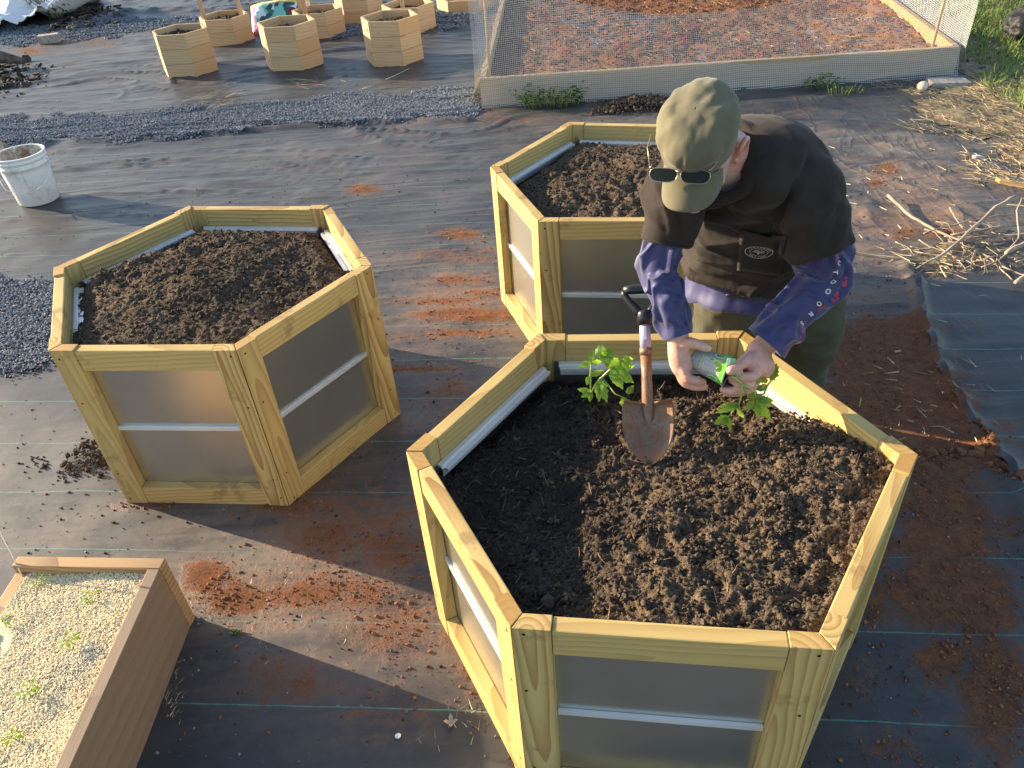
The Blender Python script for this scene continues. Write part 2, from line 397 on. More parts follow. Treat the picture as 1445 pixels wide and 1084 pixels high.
def gz(x, y):
    x = np.asarray(x, float); y = np.asarray(y, float)
    u, v = x * .993 + y * -.115, y * .993 + x * .115
    far = sstep(2.9, 5.0, y) * (1 - sstep(14, 22, y))
    wv = fbm(u * .9, v * .9, oct=2, seed=5) * .5
    r1 = 1 - np.abs(fbm(u * .40 + wv, v * 4.2 + wv * 2.5, oct=3, seed=11)) * 3.4
    r2 = 1 - np.abs(fbm(u * .9 + wv, v * 9.0 + wv * 4, oct=2, seed=21)) * 3.0
    m = sstep(-.1, .5, fbm(x * .5, y * .8, oct=2, seed=31))
    z = far * (np.clip(r1, 0, 1) ** 3 ** .7 * .022 * (.3 + .7 * m) + np.clip(r2, 0, 1) ** 2 * .009)
    diag = 1 - np.abs(fbm((x * .8 + y * .6) * 5, (y * .8 - x * .6) * 1.6, oct=2, seed=41)) * 2.5
    z = z + sstep(1.2, 1.9, x) * sstep(2.9, 3.4, y) * np.clip(diag, 0, 1) ** 2.2 * .020
    z = z + .003 * fbm(x * 4, y * 7, oct=3, seed=51) + .008 * fbm(x * .6, y * .6, oct=2, seed=61) * far
    soft = np.clip(1 - np.abs(fbm(u * .8, v * 3.2, oct=3, seed=71)) * 3, 0, 1) ** 2
    z = z + (1 - far) * soft * .004
    n = fbm(x * 7, y * 7, oct=2, seed=81)
    d = seg_dist(x, y, SEAM); z = z + np.exp(-(d / .022) ** 2) * (.030 + .016 * n) 
    for s, h, wd in ((SEAM2, .012, .012), (SEAM3, .010, .010), (FOLDS, .030, .035), (FOLDT, .05, .10)):
        d = seg_dist(x, y, s); z = z + np.exp(-((d + .02 * n) / wd) ** 2) * h * (.8 + .6 * n)
    return z
def blobs(x, y, items):
    t = np.zeros_like(x)
    for u, v, ru, rv, s in items:
        c = at(u, v); ex = at(u + ru, v) - c; ey = at(u, v - rv) - c
        det = ex.x * ey.y - ex.y * ey.x
        dx, dy = x - c.x, y - c.y
        a = (dx * ey.y - dy * ey.x) / det; b = (dy * ex.x - dx * ex.y) / det
        t = np.maximum(t, s * np.exp(-(a * a + b * b)))
    return t
CLAY = [(560, 620, 260, 240, .13), (1000, 190, 300, 50, .12), (1280, 540, 130, 130, .74), (1330, 770, 95, 150, .74), (1400, 960, 60, 100, .74), (1270, 640, 110, 70, .8), (1250, 830, 60, 80, .45), (340, 850, 150, 60, .34), (390, 960, 130, 60, .30), (560, 1010, 120, 50, .30), (640, 800, 60, 60, .3), (650, 470, 90, 10, .5), (590, 520, 110, 9, .42), (640, 395, 70, 7, .5), (600, 425, 120, 8, .4), (690, 415, 40, 8, .5), (560, 475, 60, 7, .42), (620, 420, 130, 100, .20), (480, 720, 170, 70, .38), (560, 860, 110, 60, .4), (640, 560, 60, 80, .36), (1270, 300, 150, 70, .26), (700, 170, 120, 14, .3), (330, 845, 75, 40, 0.50), (290, 815, 45, 30, 0.70), (450, 835, 140, 40, 0.48), (520, 840, 60, 30, 0.53), (560, 775, 80, 45, 0.53), (540, 900, 90, 40, 0.41),
        (650, 330, 42, 12, 0.65), (512, 267, 28, 8, 0.59), (640, 400, 110, 40, 0.22), (650, 445, 90, 12, 0.65), (600, 500, 90, 60, 0.2), (640, 360, 80, 14, 0.48), (470, 760, 90, 50, 0.42),
        (1230, 500, 75, 60, 0.98), (1330, 560, 80, 40, 0.93), (1250, 590, 90, 60, 0.87), (1330, 640, 110, 26, 0.93), (1280, 700, 60, 50, 0.68), (1330, 740, 85, 80, 0.86),
        (1385, 850, 60, 80, 0.77), (1250, 770, 40, 60, 0.59), (1330, 930, 60, 50, 0.70), (1420, 960, 45, 60, 0.68), (1235, 860, 28, 22, 0.50), (1220, 960, 40, 30, 0.42), (1415, 600, 40, 40, 0.59), (1425, 740, 40, 40, 0.48), (1260, 1060, 60, 30, 0.42),
        (1250, 240, 26, 12, 0.50), (1235, 260, 18, 10, 0.48), (1330, 330, 40, 14, 0.53), (1280, 330, 30, 14, 0.53), (880, 150, 80, 10, 0.42), (655, 600, 70, 120, 0.31), (680, 930, 40, 60, 0.59), (650, 880, 30, 50, 0.59),
        (110, 60, 80, 12, 0.42), (40, 72, 30, 8, 0.59), (430, 690, 50, 24, 0.50), (1120, 160, 60, 14, 0.31), (210, 715, 60, 8, 0.59), (400, 716, 60, 8, 0.59), (750, 1040, 30, 50, 0.59)]
DUST_LIT = [(420, 800, 320, 130, .75), (640, 930, 120, 40, .5), (600, 420, 200, 90, .6), (1000, 180, 330, 60, .55), (1260, 290, 190, 110, .9), (480, 600, 160, 90, .45), (40, 650, 140, 90, .28), (60, 740, 150, 60, .42), (520, 230, 260, 60, .3), (300, 980, 180, 80, .12), (1330, 680, 160, 260, .15), (200, 70, 240, 40, .18), (600, 160, 120, 60, .35)]  # dust blobs; sunlit fabric gets more, shaded less, so light is painted in
X, Y = np.meshgrid(gx, gy); X, Y = X.ravel(), Y.ravel()
Z = gz(X, Y)
clay = blobs(X, Y, CLAY); dust_lit = .13 + 1.3 * blobs(X, Y, DUST_LIT)
ground = np_mesh('ground', np.stack([X, Y, Z], -1), grid_faces(len(gx), len(gy)), M['fabric'], attrs={'clay': clay, 'dust_lit': dust_lit})
tag(ground, kind='structure', label='dark weed control fabric covering the whole yard')
def gzs(x, y): return float(gz(np.array([x]), np.array([y]))[0])

def in_poly(px, py, poly):
    c = np.zeros(np.shape(px), bool); n = len(poly)
    for i in range(n):
        x1, y1 = poly[i][0], poly[i][1]; x2, y2 = poly[(i+1) % n][0], poly[(i+1) % n][1]
        q = ((y1 > py) != (y2 > py)) & (px < (x2 - x1) * (py - y1) / (y2 - y1 + 1e-12) + x1)
        c ^= q
    return c
def poly_samples(poly, n, seed, edge=.05):
    rng = np.random.default_rng(seed)
    xs = [p[0] for p in poly]; ys = [p[1] for p in poly]
    out = np.zeros((0, 2))
    while len(out) < n:
        p = rng.uniform((min(xs), min(ys)), (max(xs), max(ys)), (n * 3, 2))
        j = p + np.stack([vnoise(p[:, 0] * 6, p[:, 1] * 6, seed=seed), vnoise(p[:, 0] * 6, p[:, 1] * 6, seed=seed + 1)], -1) * edge
        out = np.concatenate([out, p[in_poly(j[:, 0], j[:, 1], poly)]])
    return out[:n]
ICO_V = np.array([(0,0,1),(.894,0,.447),(.276,.851,.447),(-.724,.526,.447),(-.724,-.526,.447),(.276,-.851,.447),(.724,.526,-.447),(-.276,.851,-.447),(-.894,0,-.447),(-.276,-.851,-.447),(.724,-.526,-.447),(0,0,-1)])
ICO_F = np.array([(0,1,2),(0,2,3),(0,3,4),(0,4,5),(0,5,1),(1,6,2),(2,7,3),(3,8,4),(4,9,5),(5,10,1),(6,7,2),(7,8,3),(8,9,4),(9,10,5),(10,6,1),(11,7,6),(11,8,7),(11,9,8),(11,10,9),(11,6,10)])
def lumps(name, pts, rad_, mat, seed=0, flat=.75, jit=.32, parent=None, smooth=False, rnd=None):
    'many small stones or crumbs as one mesh; pts (n,3), rad_ (n,)'
    rng = np.random.default_rng(seed); n = len(pts); pts = np.asarray(pts, float)
    k = np.asarray(rad_)[:, None] * rng.uniform(1 - jit, 1 + jit, (n, 12))
    st = rng.uniform(.7, 1.5, (n, 1)); a = rng.uniform(0, 6.283, (n, 1)); b = rng.normal(0, .5, (n, 1))
    x = ICO_V[None, :, 0] * k * st; y = ICO_V[None, :, 1] * k; z = ICO_V[None, :, 2] * k * flat
    x, z = x * np.cos(b) - z * np.sin(b), x * np.sin(b) + z * np.cos(b)
    V = np.stack([pts[:, None, 0] + x * np.cos(a) - y * np.sin(a), pts[:, None, 1] + x * np.sin(a) + y * np.cos(a), pts[:, None, 2] + z], -1).reshape(-1, 3)
    F = (ICO_F[None] + (np.arange(n) * 12)[:, None, None]).reshape(-1, 3)
    r = np.repeat(rng.uniform(0, 1, n) if rnd is None else rnd, 12)
    return np_mesh(name, V, F, mat, parent, smooth, {'rnd': r})
def blades(name, base, dirs, length, width, mat, bend=.4, seed=0, seg=3, parent=None):
    'many thin curved strips (straw, grass) as one mesh'
    rng = np.random.default_rng(seed); n = len(base); base = np.asarray(base, float); dirs = np.asarray(dirs, float)
    dirs /= np.linalg.norm(dirs, axis=1, keepdims=True) + 1e-9
    side = np.cross(dirs, rng.normal(0, 1, (n, 3))); side /= np.linalg.norm(side, axis=1, keepdims=True) + 1e-9
    nrm = np.cross(dirs, side); V = []
    for i in range(seg + 1):
        t = i / seg
        c = base + dirs * (length * t)[:, None] + nrm * (length * bend * rng.uniform(.2, 1, n) * t * t)[:, None] * 1.0 if False else base + dirs * (length * t)[:, None] + nrm * (length * bend * t * t)[:, None]
        wd = (width * (1 - .75 * t))[:, None] * .5
        V += [c - side * wd, c + side * wd]
    V = np.stack(V, 1)
    f = np.array([(2*i, 2*i+1, 2*i+3, 2*i+2) for i in range(seg)])
    F = (f[None] + (np.arange(n) * V.shape[1])[:, None, None]).reshape(-1, 4)
    r = np.repeat(rng.uniform(0, 1, n), V.shape[1])
    return np_mesh(name, V.reshape(-1, 3), F, mat, parent, True, {'rnd': r})

def gravel(name, poly, n, lo, hi, label, seed, edge=.14, h=.012):
    p = poly_samples(poly, n, seed, edge); rng = np.random.default_rng(seed + 5)
    p = p + rng.normal(0, .030, p.shape) * (rng.random((n, 1)) < .5); z = gz(p[:, 0], p[:, 1]) + rng.uniform(0, h, n)
    o = lumps(name, np.column_stack([p, z]), rng.uniform(lo, hi, n), M['gravel'], seed, .6)
    tag(o, label, 'gravel', kind='stuff')
P2 = lambda *q: [at(*k)[:2] for k in q]
gravel('gravel', P2((-80, 172), (120, 165), (330, 152), (460, 145), (520, 130), (640, 127), (672, 133), (676, 160), (640, 167), (420, 178), (180, 196), (-80, 208)), 80000, .0034, .0072, 'strip of bluish grey gravel running across the fabric to the netted bed', 3)
gravel('gravel', P2((-160, 372), (20, 385), (80, 405), (90, 440), (78, 500), (40, 515), (-160, 540)), 24000, .0032, .0068, 'patch of bluish grey gravel beside the left hexagonal planter', 13)
gravel('gravel', P2((-60, 34), (40, 40), (95, 30), (150, 27), (250, 28), (380, 20), (500, 28), (680, 20), (680, 36), (600, 46), (480, 52), (350, 45), (200, 47), (150, 52), (40, 62), (-60, 60)), 26000, .0055, .011, 'far band of bluish grey gravel behind the small wooden planters', 23, .2)

# clods and crumbs of red clay lying on the fabric
def scatter_by(items, n, seed, lo, hi, power=1.0, pad=1.3, box=None):
    rng = np.random.default_rng(seed); P = []
    wts = np.array([a[4] * min(90, (a[2] * a[3]) ** .5) for a in items]); wts = wts / wts.sum()
    for it, k in zip(items, rng.multinomial(n, wts)):
        u, v, ru, rv, s = it; c = at(u, v); ex = at(u + ru, v) - c; ey = at(u, v - rv) - c
        q = rng.normal(0, .6, (k, 2)); P.append(np.stack([c.x + q[:, 0] * ex.x + q[:, 1] * ey.x, c.y + q[:, 0] * ex.y + q[:, 1] * ey.y], -1))
    P = np.concatenate(P); r = lo * (hi / lo) ** (rng.uniform(0, 1, len(P)) ** 4.5)
    keep = vnoise(P[:, 0] * 9, P[:, 1] * 9, seed=seed + 9) > -.25
    P, r = P[keep], r[keep]
    return np.column_stack([P, gz(P[:, 0], P[:, 1]) + r * .3]), r
p_, r_ = scatter_by(CLAY, 16000, 5, .0010, .0062)
tag(lumps('clay_crumbs', p_, r_, M['crumb'], 6), 'crumbs of red clay scattered over the dark fabric', 'soil', kind='stuff')
rng = np.random.default_rng(78); q_ = rng.uniform((-1.7, .75), (2.2, 3.6), (5200, 2)); k_ = fbm(q_[:, 0] * 2.2, q_[:, 1] * 2.2, oct=3, seed=90) > -.12; q_ = q_[k_]; r_ = .0009 * (6 ** (rng.random(len(q_)) ** 2.6))
tag(lumps('clay_crumbs', np.column_stack([q_, gz(q_[:, 0], q_[:, 1]) + r_ * .3]), r_, M['crumb'], 91), 'fine specks of clay sprinkled over the fabric between the planters', 'soil', kind='stuff')
q_ = rng.uniform((-2.2, .75), (2.2, 4.6), (1500, 2)); r_ = .0012 * (5 ** (rng.random(1500) ** 2.4))
tag(lumps('dark_crumbs', np.column_stack([q_, gz(q_[:, 0], q_[:, 1]) + r_ * .3]), r_, M['darkcrumb'], 92), 'small dark crumbs of soil sprinkled over the fabric', 'soil', kind='stuff')
rng = np.random.default_rng(77)
q_ = rng.uniform((-3.5, .6), (3.2, 6.0), (2600, 2)); 
tag(lumps('grit', np.column_stack([q_, gz(q_[:, 0], q_[:, 1]) + .001]), rng.uniform(.0012, .004, 2600), M['gravel'], 8), 'pale grit specks scattered over the dark fabric', 'grit', kind='stuff')
# a second, darker sheet of fabric laid over the first on the right, its edge ruffled
def over_sheet():
    rng = np.random.default_rng(5); edge = []
    for a, b in zip(SEAM[1:-1], SEAM[2:]):
        for k in range(14): edge.append((a.lerp(b, k / 14).x, a.lerp(b, k / 14).y))
    edge = np.array(edge); n = len(edge); s = np.arange(n)
    edge[:, 0] += .014 * fbm(s * .21, s * 0 + 1.5, oct=2, seed=3); edge[:, 1] += .010 * fbm(s * .25, s * 0 + 8.5, oct=2, seed=4)
    W = np.concatenate([np.linspace(0, .12, 14), np.linspace(.13, 1.6, 40)]); V = []
    for i in range(n):
        for w_ in W:
            x = edge[i, 0] + w_; y = edge[i, 1] + w_ * .06
            ru = math.exp(-(w_ / .05) ** 2)
            z = float(gz(np.array([x]), np.array([y]))[0]) * (1 if w_ > .1 else .6) + .010 + ru * (.012 + .020 * float(vnoise(np.array([i * .17]), np.array([w_ * 14]), seed=9)[0])) - (.014 if w_ < .004 else 0)
            V.append((x - (.012 if w_ < .004 else 0), y, z + .004 * float(fbm(np.array([x * 7]), np.array([y * 12]), oct=2, seed=6)[0])))
    V = np.array(V); cl = blobs(V[:, 0], V[:, 1], CLAY) * .45
    o = np_mesh('fabric_sheet', V, grid_faces(len(W), n), M['fabric'], attrs={'clay': cl, 'dust_lit': np.full(len(V), .10)})
    tag(o, 'darker sheet of weed fabric with a ruffled edge overlapping the first on the right', kind='structure')
over_sheet()
# dark soil spilt beside planters
SPILL = [(118, 632, 20, 14, 1), (140, 650, 18, 10, .8), (70, 640, 40, 14, .5), (100, 665, 40, 12, .4)]
p_, r_ = scatter_by(SPILL, 900, 15, .003, .013)
p_[:, 2] += np.exp(-((p_[:, 0] - at(128, 638).x) ** 2 + (p_[:, 1] - at(128, 638).y) ** 2) / .006) * .03
tag(lumps('spilt_soil', p_, r_, M['darkcrumb'], 16), 'heap of dark soil spilt beside the left planter', 'soil', kind='stuff')
p_, r_ = scatter_by([(895, 150, 45, 8, 1), (930, 152, 30, 7, .8), (860, 158, 25, 5, .6)], 900, 17, .006, .02)
p_[:, 2] += np.exp(-((p_[:, 0] - at(905, 150).x) ** 2 / .06 + (p_[:, 1] - at(905, 150).y) ** 2 / .03)) * .05
tag(lumps('spilt_soil', p_, r_, M['soilcrumb'], 18), 'brown clumps of soil and roots lying between the netted bed and the back planter', 'soil', kind='stuff')
p_, r_ = scatter_by([(1410, 620, 28, 22, 1), (1425, 650, 20, 20, .7), (1395, 600, 20, 10, .5), (1360, 640, 60, 6, .7), (1420, 660, 18, 14, .8)], 700, 19, .004, .020)
tag(lumps('clay_clods', p_, r_, M['crumb'], 20), 'larger clods of red clay along the folded fabric seam on the right', 'soil', kind='stuff')

# ================================================================== BIG HEXAGONAL PLANTERS
def hexp(cx, cy, th, s): return [(cx + s * math.cos(th + rad(-120 + 60 * i)), cy + s * math.sin(th + rad(-120 + 60 * i))) for i in range(6)]
PH = .6265
def soil_bed(name, poly, zf, res, seed, label, amp=1.0, crumbs=2500, crumb_r=(.002, .011), dry_lit=None, hole=None, fibres=300, edrop=0.0):
    xs = [p[0] for p in poly]; ys = [p[1] for p in poly]
    ax = np.arange(min(xs), max(xs) + res, res); ay = np.arange(min(ys), max(ys) + res, res)
    gxx, gyy = np.meshgrid(ax, ay); x, y = gxx.ravel(), gyy.ravel()
    PA = np.array(poly); 
    def edge(x, y):
        d = np.full(np.shape(x), 9.0)
        for i in range(len(PA)):
            a, b = PA[i], PA[(i + 1) % len(PA)]; e = b - a; d = np.minimum(d, np.abs((x - a[0]) * e[1] - (y - a[1]) * e[0]) / np.hypot(*e))
        return d
    def H(x, y):
        z = zf(x, y) - (edrop(x, y) if callable(edrop) else edrop) * sstep(.10, .01, edge(x, y))
        wx = x + .012 * fbm(x * 25, y * 25, oct=2, seed=seed); wy = y + .012 * fbm(x * 25 + 9, y * 25, oct=2, seed=seed + 3)
        msk = .25 + 1.0 * sstep(-.35, .45, fbm(x * 3.3, y * 3.3, oct=3, seed=seed + 17))
        z = z + amp * (.026 * fbm(x * 5, y * 5, oct=3, seed=seed + 1) + .014 * msk * (1 - np.abs(fbm(wx * 17, wy * 17, oct=2, seed=seed + 5)) * 2) * .8)
        z = z + amp * (.0052 * msk * (.5 - np.abs(fbm(wx * 45, wy * 45, oct=2, seed=seed + 6)) * 1.6) + .0062 * (.5 - np.abs(fbm(wx * 110, wy * 110, oct=2, seed=seed + 7)) * 1.6) + .0030 * vnoise(x * 260, y * 260, seed=seed + 8))
        if hole: z = z - hole[3] * np.exp(-((x - hole[0]) ** 2 + (y - hole[1]) ** 2) / hole[2] ** 2)
        return z
    z = H(x, y)
    F = grid_faces(len(ax), len(ay))
    cx, cy = x[F].mean(1), y[F].mean(1)
    F = F[in_poly(cx, cy, poly)]
    used = np.unique(F); mp = np.zeros(len(x), int); mp[used] = np.arange(len(used))
    dry = np.clip((dry_lit(x, y) if dry_lit else np.full_like(x, .6)) + .35 * fbm(x * 9, y * 9, oct=3, seed=seed + 30), 0, 1)
    o = np_mesh(name, np.stack([x, y, z], -1)[used], mp[F], M['soil'], None, True, {'dry': dry[used]})
    tag(o, label, 'soil', kind='stuff')
    rng = np.random.default_rng(seed + 40)
    p = poly_samples(poly, crumbs, seed + 50, 0.0)
    r = crumb_r[0] * (crumb_r[1] / crumb_r[0]) ** (rng.uniform(0, 1, crumbs) ** 3.2)
    d = dry_lit(p[:, 0], p[:, 1]) if dry_lit else np.full(crumbs, .6)
    c = lumps('soil_crumbs', np.column_stack([p, H(p[:, 0], p[:, 1]) + r * .25]), r, M['soilcrumb'], seed, .8, .45, None, False, np.clip(d * rng.uniform(.0, .95, crumbs), 0, 1))
    c.parent = o
    if fibres:
        p = poly_samples(poly, fibres, seed + 60, 0.0); a = rng.uniform(0, 6.28, fibres)
        b = blades('soil_fibres', np.column_stack([p, H(p[:, 0], p[:, 1]) + .004]), np.stack([np.cos(a), np.sin(a), rng.uniform(-.1, .45, fibres)], -1), rng.uniform(.010, .035, fibres), rng.uniform(.0012, .003, fibres), M['soilfibre'], .25, seed)
        b.parent = o
    return H
M['soilfibre'] = stone_mat('soilfibre', (.03, .02, .014), (.26, .17, .09))

def big_planter(corners, label, seed, rim_in=.012, chan=(0, 1, 2, 3, 4, 5)):
    random.seed(seed)
    cx = sum(p[0] for p in corners) / 6; cy = sum(p[1] for p in corners) / 6
    root = tag(empty('hexagonal_planter', (cx, cy, 0)), label, 'planter', 'large hexagonal planters of pine and metal')
    P = [Vector((p[0] - cx, p[1] - cy, 0)) for p in corners]
    T, W = .034, .073
    def inner(i, t):
        a, b, c = P[i - 1], P[i], P[(i + 1) % 6]
        e1 = (b - a).normalized(); e2 = (c - b).normalized()
        n1 = Vector((-e1.y, e1.x, 0)); n2 = Vector((-e2.y, e2.x, 0))
        m = (n1 + n2); return b + m * (t / m.dot(n1))
    I = [inner(i, T) for i in range(6)]
    for i in range(6):
        a, b = P[i], P[(i + 1) % 6]; e = (b - a).normalized(); n = Vector((-e.y, e.x, 0))  # n points inward
        L = (b - a).length
        za = PH + random.uniform(-.003, .002); zb = PH + random.uniform(-.003, .002)
        g = .0012
        for (p0, p1, q, z1, flip) in ((a, a + e * W, I[i], za, False), (b, b - e * W, I[(i + 1) % 6], zb, True)):
            s = e if not flip else -e
            poly = [p0 + s * g, p1, p1 + n * T, q + s * g * .6]
            if flip: poly = [poly[0], poly[3], poly[2], poly[1]]
            m = MB(); m.prism([(p.x, p.y) for p in poly], 0.0, z1)
            for zz in (z1 - .024, z1 - .20, z1 - .50, .03):
                c0 = (p0 + s * random.uniform(.018, .030) - n * .0008) + Vector((0, 0, zz + random.uniform(-.012, .012)))
                ring = [c0 + e * (.0034 * math.cos(k * .785)) + Vector((0, 0, .0034 * math.sin(k * .785))) for k in range(8)]
                m.add(ring, [tuple(range(8))], 1)
            m.build('stile', [M['stilewood'], M['screw']], root)
        for (zlo, nm) in ((PH - W - random.uniform(0, .004), 'rail'), (.0, 'rail')):
            m = MB(); d = random.uniform(.0008, .004)
            m.box(a + e * (W + .0008) + n * d + Vector((0, 0, zlo)), e * (L - 2 * W - .0016), n * (T - .001), Vector((0, 0, W - .001)), bev=.003)
            m.build('rail', M['pine'], root)
        m = MB(); ins = I[i] + e * .02 + n * .001
        Li = (I[(i + 1) % 6] - I[i]).length - .04
        zt = PH - W + .004
        m.box(ins + Vector((0, 0, .01)), e * Li, n * .003, Vector((0, 0, zt - .01)))
        m.build('metal_sheet', M['sheet'], root)
        m = MB(); zm = PH * .5 - .012
        m.box(a + e * (W + .001) + n * (T - .007) + Vector((0, 0, zm)), e * (L - 2 * W - .002), n * .0076, Vector((0, 0, .0155)), bev=.0012)
        m.build('trim_strip', M['trim'], root)
        # two folded metal edges on the inside, just under the top rail
        if i in chan:
            m = MB(); ev = I[i] + e * .030 + n * .0045; Lc = Li - .024
            zc = PH - W - .003
            m.box(ev + Vector((0, 0, zc)), e * Lc, n * .014, Vector((0, 0, .008)), bev=.0012)
            m.box(ev + n * .014 + Vector((0, 0, zc - .001)), e * Lc, n * .004, Vector((0, 0, .003)))
            m.box(ev + n * .018 + e * .004 + Vector((0, 0, zc - .006)), e * (Lc - .008), n * .012, Vector((0, 0, .010)), bev=.0012)
            m.box(ev + n * .010 + e * .004 + Vector((0, 0, zc - .03)), e * (Lc - .008), n * .003, Vector((0, 0, .026)))
            m.build('metal_channel', M['trim'], root)
    ip = [inner(i, T + .006) for i in range(6)]
    return root, [(p.x + cx, p.y + cy) for p in ip]
c_left = [(-1.3235, 1.893), (-.7635, 1.818), (-.4235, 2.2575), (-.63, 2.761), (-1.19, 2.868), (-1.535, 2.427)]
c_front = [(-.038, .837), (.510, .742), (.861, 1.191), (.635, 1.711), (.086, 1.780), (-.257, 1.337)]
hb = hexp(.52226, 2.90114, -.22421, .56)
c_back = [(.135, 2.485), (.690, 2.385), hb[2], hb[3], (.351, 3.477), (-.018, 3.018)]
_, pl = big_planter(c_left, 'pine hexagonal planter with metal panels, heaped with dark soil, nearest the white bucket', 101, chan=(2, 3, 4, 5))
_, pf = big_planter(c_front, 'foreground pine hexagonal planter with metal panels, holding the shovel and tomato plants', 202, chan=(1, 2, 3, 4))
_, pb = big_planter(c_back, 'yellow pine hexagonal planter behind the bending man, half hidden by him', 303, chan=(2, 3, 4))
def cen(p): return sum(q[0] for q in p) / len(p), sum(q[1] for q in p) / len(p)
lx, ly = cen(pl); fx, fy = cen(pf); bx, by = cen(pb)
soil_bed('soil', pl, lambda x, y: .566 + .056 * np.exp(-((x - lx) ** 2 + (y - ly) ** 2) / .13) + .0 * y, .006, 31,
         'dark crumbly soil heaped up inside the left planter', 1.0, 6000, (.0014, .0075), lambda x, y: np.full_like(x, .55) + .3 * sstep(lx + .1, lx - .4, x), edrop=lambda x, y: np.clip(.058 * sstep(ly - .05, ly + .3, y) + .045 * sstep(lx - .25, lx - .5, x) + .035 * sstep(lx + .2, lx + .45, x) * sstep(ly - .1, ly + .1, y), 0, .06))
HOLE = at(968, 548, .53)
def zfront(x, y):
    return .528 + .042 * sstep(.05, .65, x * .8 - (y - 1.25) * .6) + .034 * sstep(1.1, .8, y) + .014 * sstep(.45, .75, x) - .012 * sstep(1.45, 1.7, y)
HF = soil_bed('soil', pf, zfront, .0042, 41, 'dark crumbly soil filling the foreground planter, with a fresh planting hole', 1.0, 15000, (.0010, .0075),
         lambda x, y: .12 + .75 * sstep(.06, .34, x + .25 * (1.25 - y)) - .35 * sstep(1.45, 1.7, y), (HOLE.x, HOLE.y, .05, .045), 700, lambda x, y: .038 * sstep(1.3, 1.6, y) + .018 * sstep(.05, -.15, x) * sstep(1.2, 1.4, y))  # front soil paler to the right: drier there, sunlit tone painted in too
soil_bed('soil', pb, lambda x, y: .562 + .030 * np.exp(-((x - bx - .1) ** 2 + (y - by) ** 2) / .08), .007, 51,
         'dark crumbly soil inside the planter behind the man', 1.0, 5000, (.0016, .008), lambda x, y: np.full_like(x, .75), edrop=lambda x, y: .055 * sstep(by - .2, by + .2, y))
rg_ = np.random.default_rng(8); pc_ = poly_samples(pf, 520, 71, 0.0); pc_ = pc_[pc_[:, 0] * .8 - (pc_[:, 1] - 1.25) * .3 > rg_.uniform(-.1, .55, len(pc_))]
sz_ = np.repeat(rg_.uniform(.004, .013, len(pc_)), 34); of_ = rg_.normal(0, .55, (len(sz_), 3)) * sz_[:, None]; pk_ = np.repeat(pc_, 34, axis=0) + of_[:, :2]; pk_ = np.column_stack([pk_, HF(np.repeat(pc_[:, 0], 34), np.repeat(pc_[:, 1], 34)) + .3 * sz_ + of_[:, 2] * .7]); ok_ = in_poly(pk_[:, 0], pk_[:, 1], pf); pk_, sz_ = pk_[ok_], sz_[ok_]
cl_ = lumps('soil_clods', pk_, sz_ * rg_.uniform(.14, .42, len(pk_)), M['soilcrumb'], 72, .8, .45, [o for o in C.objects if o.name.startswith('soil') and o.get('label', '').startswith('dark crumbly soil filling')][0], False, rg_.uniform(.25, .85, len(pk_)))
def hfs(x, y): return float(HF(np.array([x]), np.array([y]))[0])
m = MB(); q = at(775, 850, .555); m.lump((q.x, q.y, hfs(q.x, q.y) + .006), .019, 0, .5, .9, .35)
tag(m.build('bark_chunk', M['darkcrumb']), 'flat brown chunk of bark lying in the near corner of the foreground soil', 'bark')

# ================================================================== SMALL CEDAR PLANTERS
def small_planter(x, y, th, s, courses, bh, label, seed, soil=.06, posts=()):
    random.seed(seed)
    root = tag(empty('small_hexagonal_planter', (x, y, 0), 0), label, 'planter', 'small hexagonal cedar planters')
    P = [Vector((px, py, 0)) for px, py in hexp(0, 0, th, s)]; T = .017
    zb = gzs(x, y)
    for i in range(6):
        a, b = P[i], P[(i + 1) % 6]; e = (b - a).normalized(); n = Vector((-e.y, e.x, 0))
        for k in range(courses):
            m = MB(); L = (b - a).length; j = random.uniform(-.0015, .0015); z0 = k * bh + .001; h = bh - .0025
            rr = random.random() * (.35 if i in (0, 5, 4) else 1.0); cut = T * .577
            off = (random.uniform(0, 20), random.uniform(-.05, .05), random.uniform(.01, .08))
            pts = [a + e * .0005 - n * j, b - e * .0005 - n * j, b - e * cut + n * T, a + e * cut + n * T]
            vs = [p + Vector((0, 0, z0)) for p in pts] + [p + Vector((0, 0, z0 + h)) for p in pts]
            gs = [((v - a).dot(e) + off[0], v.z - z0 + off[1], (v - a).dot(n) + off[2]) for v in vs]
            m.add(vs, [(3, 2, 1, 0), (4, 5, 6, 7), (0, 1, 5, 4), (1, 2, 6, 5), (2, 3, 7, 6), (3, 0, 4, 7)], 0, gs, rr)
            m.build('board', M['cedar'], root)
    for (ang, pr_, hh) in posts:
        m = MB(); c = Vector((math.cos(ang) * pr_, math.sin(ang) * pr_, .04)); e = Vector((math.cos(th), math.sin(th), 0)); q = Vector((-e.y, e.x, 0))
        m.box(c - e * .019 - q * .012, Vector((0, 0, hh)), e * .038, q * .024, bev=.002); m.build('post', M['cedar'], root)
    h = courses * bh
    ip = hexp(x, y, th, s - T * 1.3)
    if soil: soil_bed('soil', ip, lambda X, Y: np.full_like(X, h - soil) + .02 * np.exp(-((X - x) ** 2 + (Y - y) ** 2) / .02), .022, seed + 9, label.split(' planter')[0] + ' planter filling of dark soil: ' + label.split(', ')[-1], 1.3, 250, (.006, .02), None, None, 0)
    root.location.z = zb - .004
    return root
small_planter(-2.687, 7.486, -.083, .250, 3, .122, 'small tall cedar hexagonal planter of three boards, front row at the left end', 411, .075)
small_planter(-1.715, 7.375, -.103, .262, 3, .1235, 'small tall cedar hexagonal planter of three boards, in front of the colourful bag', 412, .085)
small_planter(-.804, 7.300, -.177, .259, 3, .123, 'small tall cedar hexagonal planter of three boards, front row nearest the netted bed', 413, .085)
